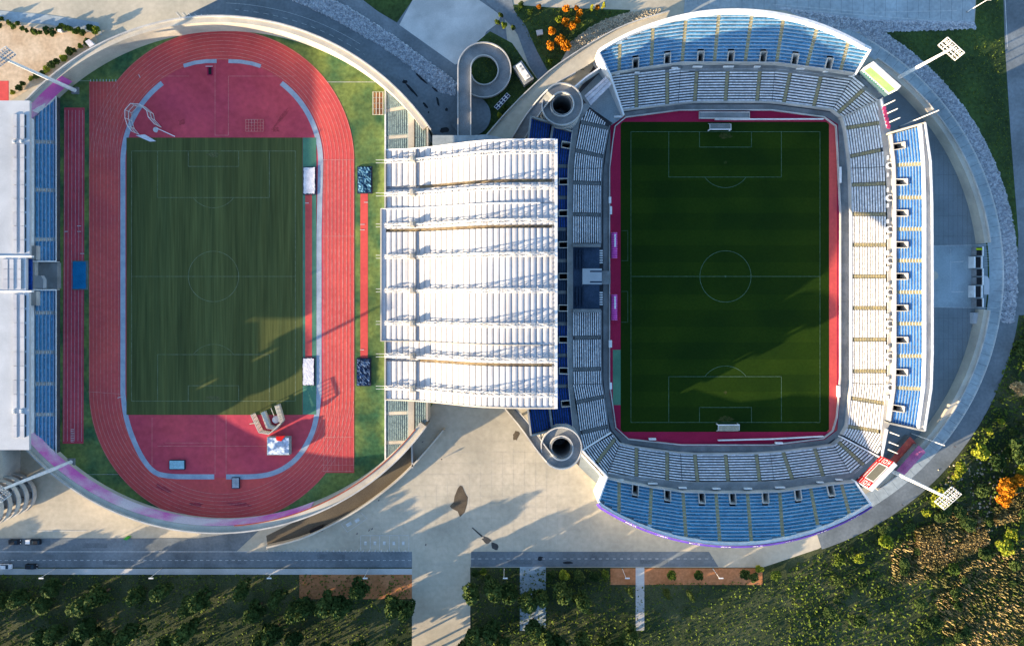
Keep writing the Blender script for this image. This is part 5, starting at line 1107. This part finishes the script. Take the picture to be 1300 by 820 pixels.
for x, y, l in ((481.5, 634, 'person in dark clothes standing alone on the plaza by the curved wall'), (454, 676, 'person in dark clothes left of the marked bays'), (469, 672, 'person in dark clothes above the first marked bay'), (541, 690, 'person in dark clothes walking right of the marked bays'), (473, 670, 'person in dark clothes just behind another near the marked bays'), (537, 560, 'person in dark clothes on the access road by the terrace'), (1144, 640, 'person on the grey ring path at lower right'), (1210, 566, 'person in dark clothes on the ring road'), (561, 582, 'person on the sunlit plaza below the roof')):
    o = bpy.data.objects.new('person', me2); COL.objects.link(o); o.location = P(x, y, .06); o.rotation_euler = (0, 0, random.uniform(0, 6)); tag(o, l, 'person')
# ------------------------------------------------------------------ planting
def leaf_quads(mb, cx, cy, cz, rx, ry, rz_, n, size, shell=.55):
    for _ in range(n):
        while True:
            v = Vector((random.gauss(0, 1), random.gauss(0, 1), random.gauss(0, 1)))
            if v.length > .1: break
        v.normalize(); r_ = shell + (1 - shell) * random.random() ** .6
        c_ = Vector((cx + v.x * rx * r_, cy + v.y * ry * r_, cz + v.z * rz_ * r_)); s = size * random.uniform(.6, 1.3)
        a = Vector((random.gauss(0, 1), random.gauss(0, 1), random.gauss(0, .6))).normalized(); b = a.cross(Vector((random.gauss(0, 1), random.gauss(0, 1), random.gauss(0, 1)))).normalized()
        mb.poly([c_ - a * s, c_ + b * s * .6, c_ + a * s, c_ - b * s * .6])
def tree_proto(nm, leafm, n=900, size=.16, clumps=9, tall=False, cluster=.45):
    """unit tree: crown radius 1, height about 2 (scaled on placing)"""
    t = bpy.data.objects.new(nm, None); tr = MB(); hh = 3.2 if tall else 1.7
    tr.tube((0, 0, 0), (0, 0, hh * .62), .1, .05, 7); cr = MB()
    for k in range(clumps):
        a = k * 2.4 + random.uniform(-.3, .3); r_ = (.15 + .5 * random.random()) * ((1.0 - .75 * k / clumps) if tall else 1); z = hh * (.35 + .6 * (k + .5) / clumps) if tall else hh * random.uniform(.5, .85)
        c_ = (r_ * math.cos(a), r_ * math.sin(a), z); tr.tube((0, 0, hh * .35), c_, .045, .015, 5); rr_ = cluster * random.uniform(.75, 1.2)
        leaf_quads(cr, c_[0], c_[1], c_[2], rr_, rr_, rr_ * (.9 if not tall else 1.2), n // clumps, size)
    tm = bpy.data.meshes.new('trunk'); tm.from_pydata(tr.v, [], tr.f); tm.materials.append(m_bark); cm = bpy.data.meshes.new('crown'); cm.from_pydata(cr.v, [], cr.f); cm.materials.append(leafm)
    return tm, cm
PROT = {}
for key, mt in (('green', m_lgreen), ('dark', m_ldark), ('yellow', m_lyel), ('orange', m_lor)):
    PROT[key] = [tree_proto(key, mt) for _ in range(3)]
PROT['tall'] = [tree_proto('tall', m_ldark, 1800, .16, 16, True, .42) for _ in range(3)]
PROT['cypress'] = [tree_proto('cyp', m_lyel, 900, .12, 10, True, .3)]
PROT['tan'] = [tree_proto('tan', M('leaf_tan', (.5, .34, .16), (.36, .24, .1), .5, rand=.3), 900)]
def tree(kind, px, py, rpx, h, name, label, cat='tree', group=None):
    b = P(px, py, 0); r_ = rpx / S; root = thing(name, label, cat, b, group); root.scale = (r_, r_, h / (3.2 if kind in ('tall', 'cypress') else 1.7)); root.rotation_euler = (0, 0, random.uniform(0, 6.28))
    tm, cm = random.choice(PROT[kind])
    for nm, me in (('trunk', tm), ('crown', cm)): o = bpy.data.objects.new(nm, me); COL.objects.link(o); o.parent = root
    return root
A = 'autumn trees in the top park'
for x, y, r_, h, l in ((718, 15, 5, 4.5, 'small orange tree nearest the top of the park'), (731, 14, 3.5, 4, 'small orange tree right of the topmost one'), (735, 21, 4.5, 4.5, 'orange tree at the right of the ring of trees'), (716, 33, 5.5, 5, 'orange tree at the lower left of the ring of trees'), (726, 37, 6, 5, 'bright orange tree at the bottom of the ring of trees'), (732, 31, 4.5, 5, 'orange tree at the lower right of the ring of trees'), (700, 45, 5.5, 6, 'narrow orange tree above the lower orange cluster'), (699, 62, 6, 5, 'round orange tree at the left of the lower cluster'), (710, 56, 7, 6, 'large orange tree in the middle of the lower cluster'), (718, 63, 7.5, 6, 'brownish orange tree at the right of the lower cluster'), (684, 12, 3.5, 3.5, 'small orange tree left in the park by the road'), (757, 13, 3.5, 4, 'orange shrub between the two yellow cypresses')):
    tree('orange', x, y, r_, h, 'autumn_tree', l, group=A)
for x, y, r_, l in ((749, 17, 4, 'left of two yellow green cypresses by the top path'), (764, 14, 4, 'right of two yellow green cypresses by the top path')): tree('cypress', x, y, r_, 8, 'cypress_tree', l)
for x, y, r_, l, k in ((709, 27, 5, 'olive bush left of the ring of orange trees', 'yellow'), (697, 81, 5, 'green bush beside the walkway at the park corner', 'green'), (636, 22, 3.5, 'topmost bush at the corner of the pale car park', 'green'), (632, 31, 4, 'green bush at the left of the car park corner', 'green'), (640, 35, 4.5, 'yellowish bush at the car park corner', 'yellow'), (651, 38, 3.5, 'green bush next to the park road bend', 'green'), (640, 138, 4.5, 'green bush under the elevated walkway below the solar panels', 'green'), (634, 148, 3.5, 'lower bush under the elevated walkway', 'yellow'), (673, 18, 4, 'green bush on the lawn right of the park road', 'green'), (661, 10, 5, 'green bush at the top corner of the park', 'green')):
    tree(k, x, y, r_, 3, 'garden_bush', l, 'bush')
for i in range(26): x = -20 + i * 5.6; tree('green', x + random.uniform(-2, 2), 25.5 + x * .09 + random.uniform(0, 9) + (4 if 30 < x < 75 else 0), random.uniform(3, 5.5), random.uniform(1.2, 2.4), 'hedge_bush', 'low green bush in the row along the top of the sandy lot', 'bush', 'bushes along the top of the sandy lot')
for i in range(14): t = i / 13; tree('dark' if i % 3 else 'yellow', 20 + 92 * t + random.uniform(-2, 2), 117 - 62 * t + random.uniform(-2, 2), random.uniform(3.5, 6), random.uniform(1.5, 3), 'hedge_bush', 'bush in the row between the sandy lot and the ring wall', 'bush', 'bushes along the upper left ring wall')
tree('yellow', 126, 40, 5, 3, 'garden_bush', 'yellow bush beside the small upper left gateway', 'bush')
for x, y, r_, h, k, l in ((1236, 571, 12, 6, 'yellow', 'large olive green tree beside the ring road, highest on the right bank'), (1212, 590, 8, 5, 'yellow', 'yellow green tree by the ring road above the floodlight head'), (1209, 601, 7, 4, 'yellow', 'smaller yellow green tree just under its taller neighbour'), (1186, 628, 14, 6, 'yellow', 'broad olive tree under the lower right floodlight pole'), (1171, 648, 6, 4, 'yellow', 'small bright bush left of the lower right floodlight head'), (1118, 684, 10, 5, 'yellow', 'round yellow green tree alone at the lower edge of the ring road'), (1086, 705, 7, 4, 'yellow', 'small yellow green tree left of the round one at the bottom'), (1062, 708, 8, 3.5, 'green', 'green bush near the bottom of the ring road'), (1292, 594, 9, 5, 'yellow', 'bright green tree at the right edge of the view'), (1299, 578, 8, 5, 'yellow', 'bright green tree above another at the right edge'), (1268, 690, 13, 5, 'yellow', 'wide bright green tree in the lower right corner'), (1276, 674, 8, 5, 'yellow', 'bright green tree just above the wide one in the lower right'), (1205, 719, 8, 4, 'green', 'grey green bush at the bottom of the right bank'), (1266, 534, 4.5, 3, 'yellow', 'small yellow bush right of the ring road, upper of two'), (1251, 546, 5.5, 3, 'yellow', 'small yellow bush right of the ring road, lower of two'), (1288, 566, 18, 7, 'dark', 'very dark tree mass at the right edge'), (1260, 585, 12, 5, 'dark', 'dark green tree right of the highest olive tree'), (1240, 620, 10, 4, 'dark', 'dark shrub left of the orange trees'), (1290, 440, 12, 6, 'dark', 'dark tree where the right road bends'), (1300, 535, 13, 6, 'dark', 'dark tree at the right edge below the tan tree'), (1225, 662, 11, 3, 'dark', 'dark shrub between the floodlight head and the canes'), (1299, 655, 14, 4, 'dark', 'dark shrub at the right edge above the bottom corner')):
    tree(k, x, y, r_, h, 'bank_tree', l)
tree('orange', 1268, 614, 14, 7, 'autumn_tree', 'large golden orange tree on the lower right bank'); tree('orange', 1284, 606, 9, 6, 'autumn_tree', 'smaller golden tree touching the large one on the right bank'); tree('orange', 1266, 630, 9, 5, 'autumn_tree', 'golden tree at the lower edge of the bank cluster'); tree('tan', 1285, 491, 9, 5, 'dry_tree', 'pale tan dry tree right of the ring road')
random.seed(11); n = 0
while n < 70:
    x, y = random.uniform(1050, 1420), random.uniform(420, 830); rr_ = math.hypot(x - RCX, y - RCY)
    if rr_ < 374 or (y > 795 and x < 1100): continue
    if (y < 560 and x > 1330): continue
    tree('dark', x, y, random.uniform(4, 9), random.uniform(1.5, 4), 'bank_shrub', 'dark green shrub in the thicket on the lower right bank', 'shrub', 'dark shrubs on the lower right bank'); n += 1
for x, y, r_, h, k, l in ((604, 724, 6, 4, 'dark', 'dark bush at the left end of the right hand bottom road'), (614, 722, 5, 3, 'green', 'green bush next to the dark one at the end of the bottom road'), (700, 727, 7, 4, 'dark', 'dark bush below the bottom road, left of the bright one'), (716, 726, 8, 4, 'yellow', 'bright green bush below the bottom road'), (735, 726, 8, 4, 'dark', 'dark bush right of the bright one below the bottom road'), (752, 728, 8, 4, 'dark', 'second dark bush right of the bright one below the bottom road'), (768, 726, 6, 4, 'green', 'green bush beside the orange soil bed'), (850, 727, 7, 4, 'green', 'left of two green bushes on the orange soil bed'), (884, 727, 7, 4, 'green', 'right of two green bushes on the orange soil bed'), (942, 724, 7, 4, 'dark', 'dark bush at the right end of the orange soil bed'), (962, 719, 6, 3, 'yellow', 'yellow green bush at the tip of the bottom road'), (955, 730, 7, 3, 'dark', 'dark bush just below the tip of the bottom road'), (984, 728, 8, 2, 'green', 'low green bush right of the tip of the bottom road')):
    tree(k, x, y, r_, h, 'roadside_bush', l, 'bush')
random.seed(5)
BELT = []
for k in range(46):
    x = -150 + k * 21 + random.uniform(-6, 6)
    if 470 < x < 495 or 655 < x < 668: continue
    h = 9 if x < 130 else 12.5 if x < 470 else 13.5 if x < 800 else 6.5
    if 130 < x < 330 and k % 3 == 0: continue
    BELT.append((x, random.uniform(738, 765), h * random.uniform(.75, 1.12)))
    if x < 800: BELT.append((x + random.uniform(-8, 8), random.uniform(785, 830), h * random.uniform(.9, 1.25)))
BELT = [b_ for b_ in BELT if not (525 < b_[0] < 597 and b_[1] < 800) and not (745 < b_[0] < 1010 and b_[1] < 775)] + [(-60, 600, 17), (-95, 570, 18), (-80, 640, 17), (-130, 610, 20), (-55, 560, 14)]  # trailing entries: unseen trees added off to the left to shade the left pitch
for i, (x, y, h) in enumerate(BELT):
    tree('tall', x, y, random.uniform(12, 17), h, 'boulevard_tree', 'tall dark evergreen in the belt along the bottom road and the added shade trees at left', 'tree', 'evergreens below the bottom road')
# palms casting thin shadows: slim trees at the right part
for x, y in ((842, 745), (872, 748), (797, 742)): tree('tall', x, y, 5, 9, 'slim_tree', 'slim tree behind the orange soil bed', 'tree', 'slim trees behind the soil bed')
# dry cane thickets and rubble as uncountable stuff
def inpoly(x, y, pl):
    c_ = False; j = len(pl) - 1
    for i in range(len(pl)):
        if (pl[i][1] > y) != (pl[j][1] > y) and x < (pl[j][0] - pl[i][0]) * (y - pl[i][1]) / (pl[j][1] - pl[i][1]) + pl[i][0]: c_ = not c_
        j = i
    return c_
random.seed(3)
def scatter(pl, n):
    xs = [p[0] for p in pl]; ys_ = [p[1] for p in pl]; k = 0
    while k < n:
        x, y = random.uniform(min(xs), max(xs)), random.uniform(min(ys_), max(ys_))
        if inpoly(x, y, pl): k += 1; yield x, y
cn = MB()
for pl, n in (([(1160, 671), (1185, 662), (1196, 690), (1184, 722), (1164, 714)], 2600), ([(1196, 701), (1250, 669), (1252, 688), (1215, 709), (1180, 722)], 3200), ([(1258, 645), (1300, 622), (1320, 630), (1320, 650), (1262, 666)], 1600), ([(1130, 700), (1180, 665), (1230, 640), (1250, 660), (1190, 730), (1130, 745)], 1500), ([(1230, 705), (1320, 690), (1320, 820), (1200, 820), (1180, 735)], 2600)):
    for x, y in scatter(pl, n):
        p_ = P(x, y, 0); h = random.uniform(.6, 2.4); a = random.uniform(0, 6.28); l = random.uniform(.15, .38); t_ = Vector((math.cos(a), math.sin(a), 0)) * l; s_ = Vector((-t_.y, t_.x, 0)) * .5
        cn.poly([p_ + s_, p_ - s_, p_ - s_ + t_ * 1.5 + Vector((0, 0, h)), p_ + s_ + t_ * 1.5 + Vector((0, 0, h * .9))])
cn.build('dry_canes', m_cane, None, 'stuff')
ug = MB()
for pl, n, s0 in (([(1040, 702), (1140, 652), (1200, 604), (1250, 528), (1300, 400), (1420, 400), (1420, 840), (1000, 840), (1000, 720)], 14000, .5), ([(1120, 43), (1237, 38), (1250, -20), (1268, -20), (1278, 120), (1290, 280), (1288, 300), (1245, 150), (1180, 80)], 2500, .22), ([(650, 8), (800, 14), (745, 40), (722, 60), (700, 92), (672, 50)], 1500, .25), ([(585, 85), (622, 45), (650, 55), (680, 98), (640, 170), (600, 172)], 1500, .25), ([(-100, 729), (520, 729), (520, 830), (-100, 830)], 5000, .4), ([(600, 722), (775, 722), (775, 830), (600, 830)], 2500, .4), ([(775, 742), (1040, 735), (1040, 830), (775, 830)], 2500, .35)):
    for x, y in scatter(pl, n):
        p_ = P(x, y, 0); s = s0 * random.uniform(.5, 1.4); a = Vector((random.gauss(0, 1), random.gauss(0, 1), random.gauss(0, .7))).normalized() * s; b = a.cross(Vector((random.gauss(0, 1), random.gauss(0, 1), random.gauss(0, 1)))).normalized() * s * .7; p_.z = random.uniform(.05, .7) * s0 * 2
        ug.poly([p_ - a, p_ + b, p_ + a, p_ - b])
ug.build('undergrowth', m_lgreen, None, 'stuff')
def stones(name, mat, regions):
    mb = MB()
    for pl, n, s0 in regions:
        for x, y in scatter(pl, n):
            p_ = P(x, y, .05); s = s0 * random.uniform(.5, 1.2); a = random.uniform(0, 6); q_ = [Vector((p_.x + s * random.uniform(.7, 1.1) * math.cos(a + k * 1.257), p_.y + s * random.uniform(.7, 1.1) * math.sin(a + k * 1.257), .02)) for k in range(5)]
            top = Vector((p_.x + random.uniform(-.2, .2) * s, p_.y + random.uniform(-.2, .2) * s, .05 + s * random.uniform(.5, 1.0)))
            for k in range(5): mb.poly([q_[k], q_[(k + 1) % 5], top])
    return mb.build(name, mat, None, 'stuff')
rb1 = [(359, -4), (400, -10), (440, 8), (500, 46), (580, 105), (578, 122), (560, 118), (520, 84), (480, 56), (423, 24), (390, 8)]
sheet('stone_bank', rb1, m_riprap, .0)
stones('riprap', m_riprap, ((rb1, 3000, .55), (ring_pts(RCX, RCY, 345, 362, -62, 10, 40), 3600, .55), ([(1000, 12), (1100, 27), (1237, 31), (1238, 37), (1110, 41), (1060, 36)], 1200, .5)))
stones('rubble', m_beigestone, (([(722, 56), (745, 38), (770, 24), (800, 16), (840, 11), (835, 20), (800, 34), (770, 48), (733, 68)], 1600, .45), ([(1180, 600), (1300, 560), (1300, 640), (1240, 700)], 200, .5)))
print('objects', len(bpy.data.objects))
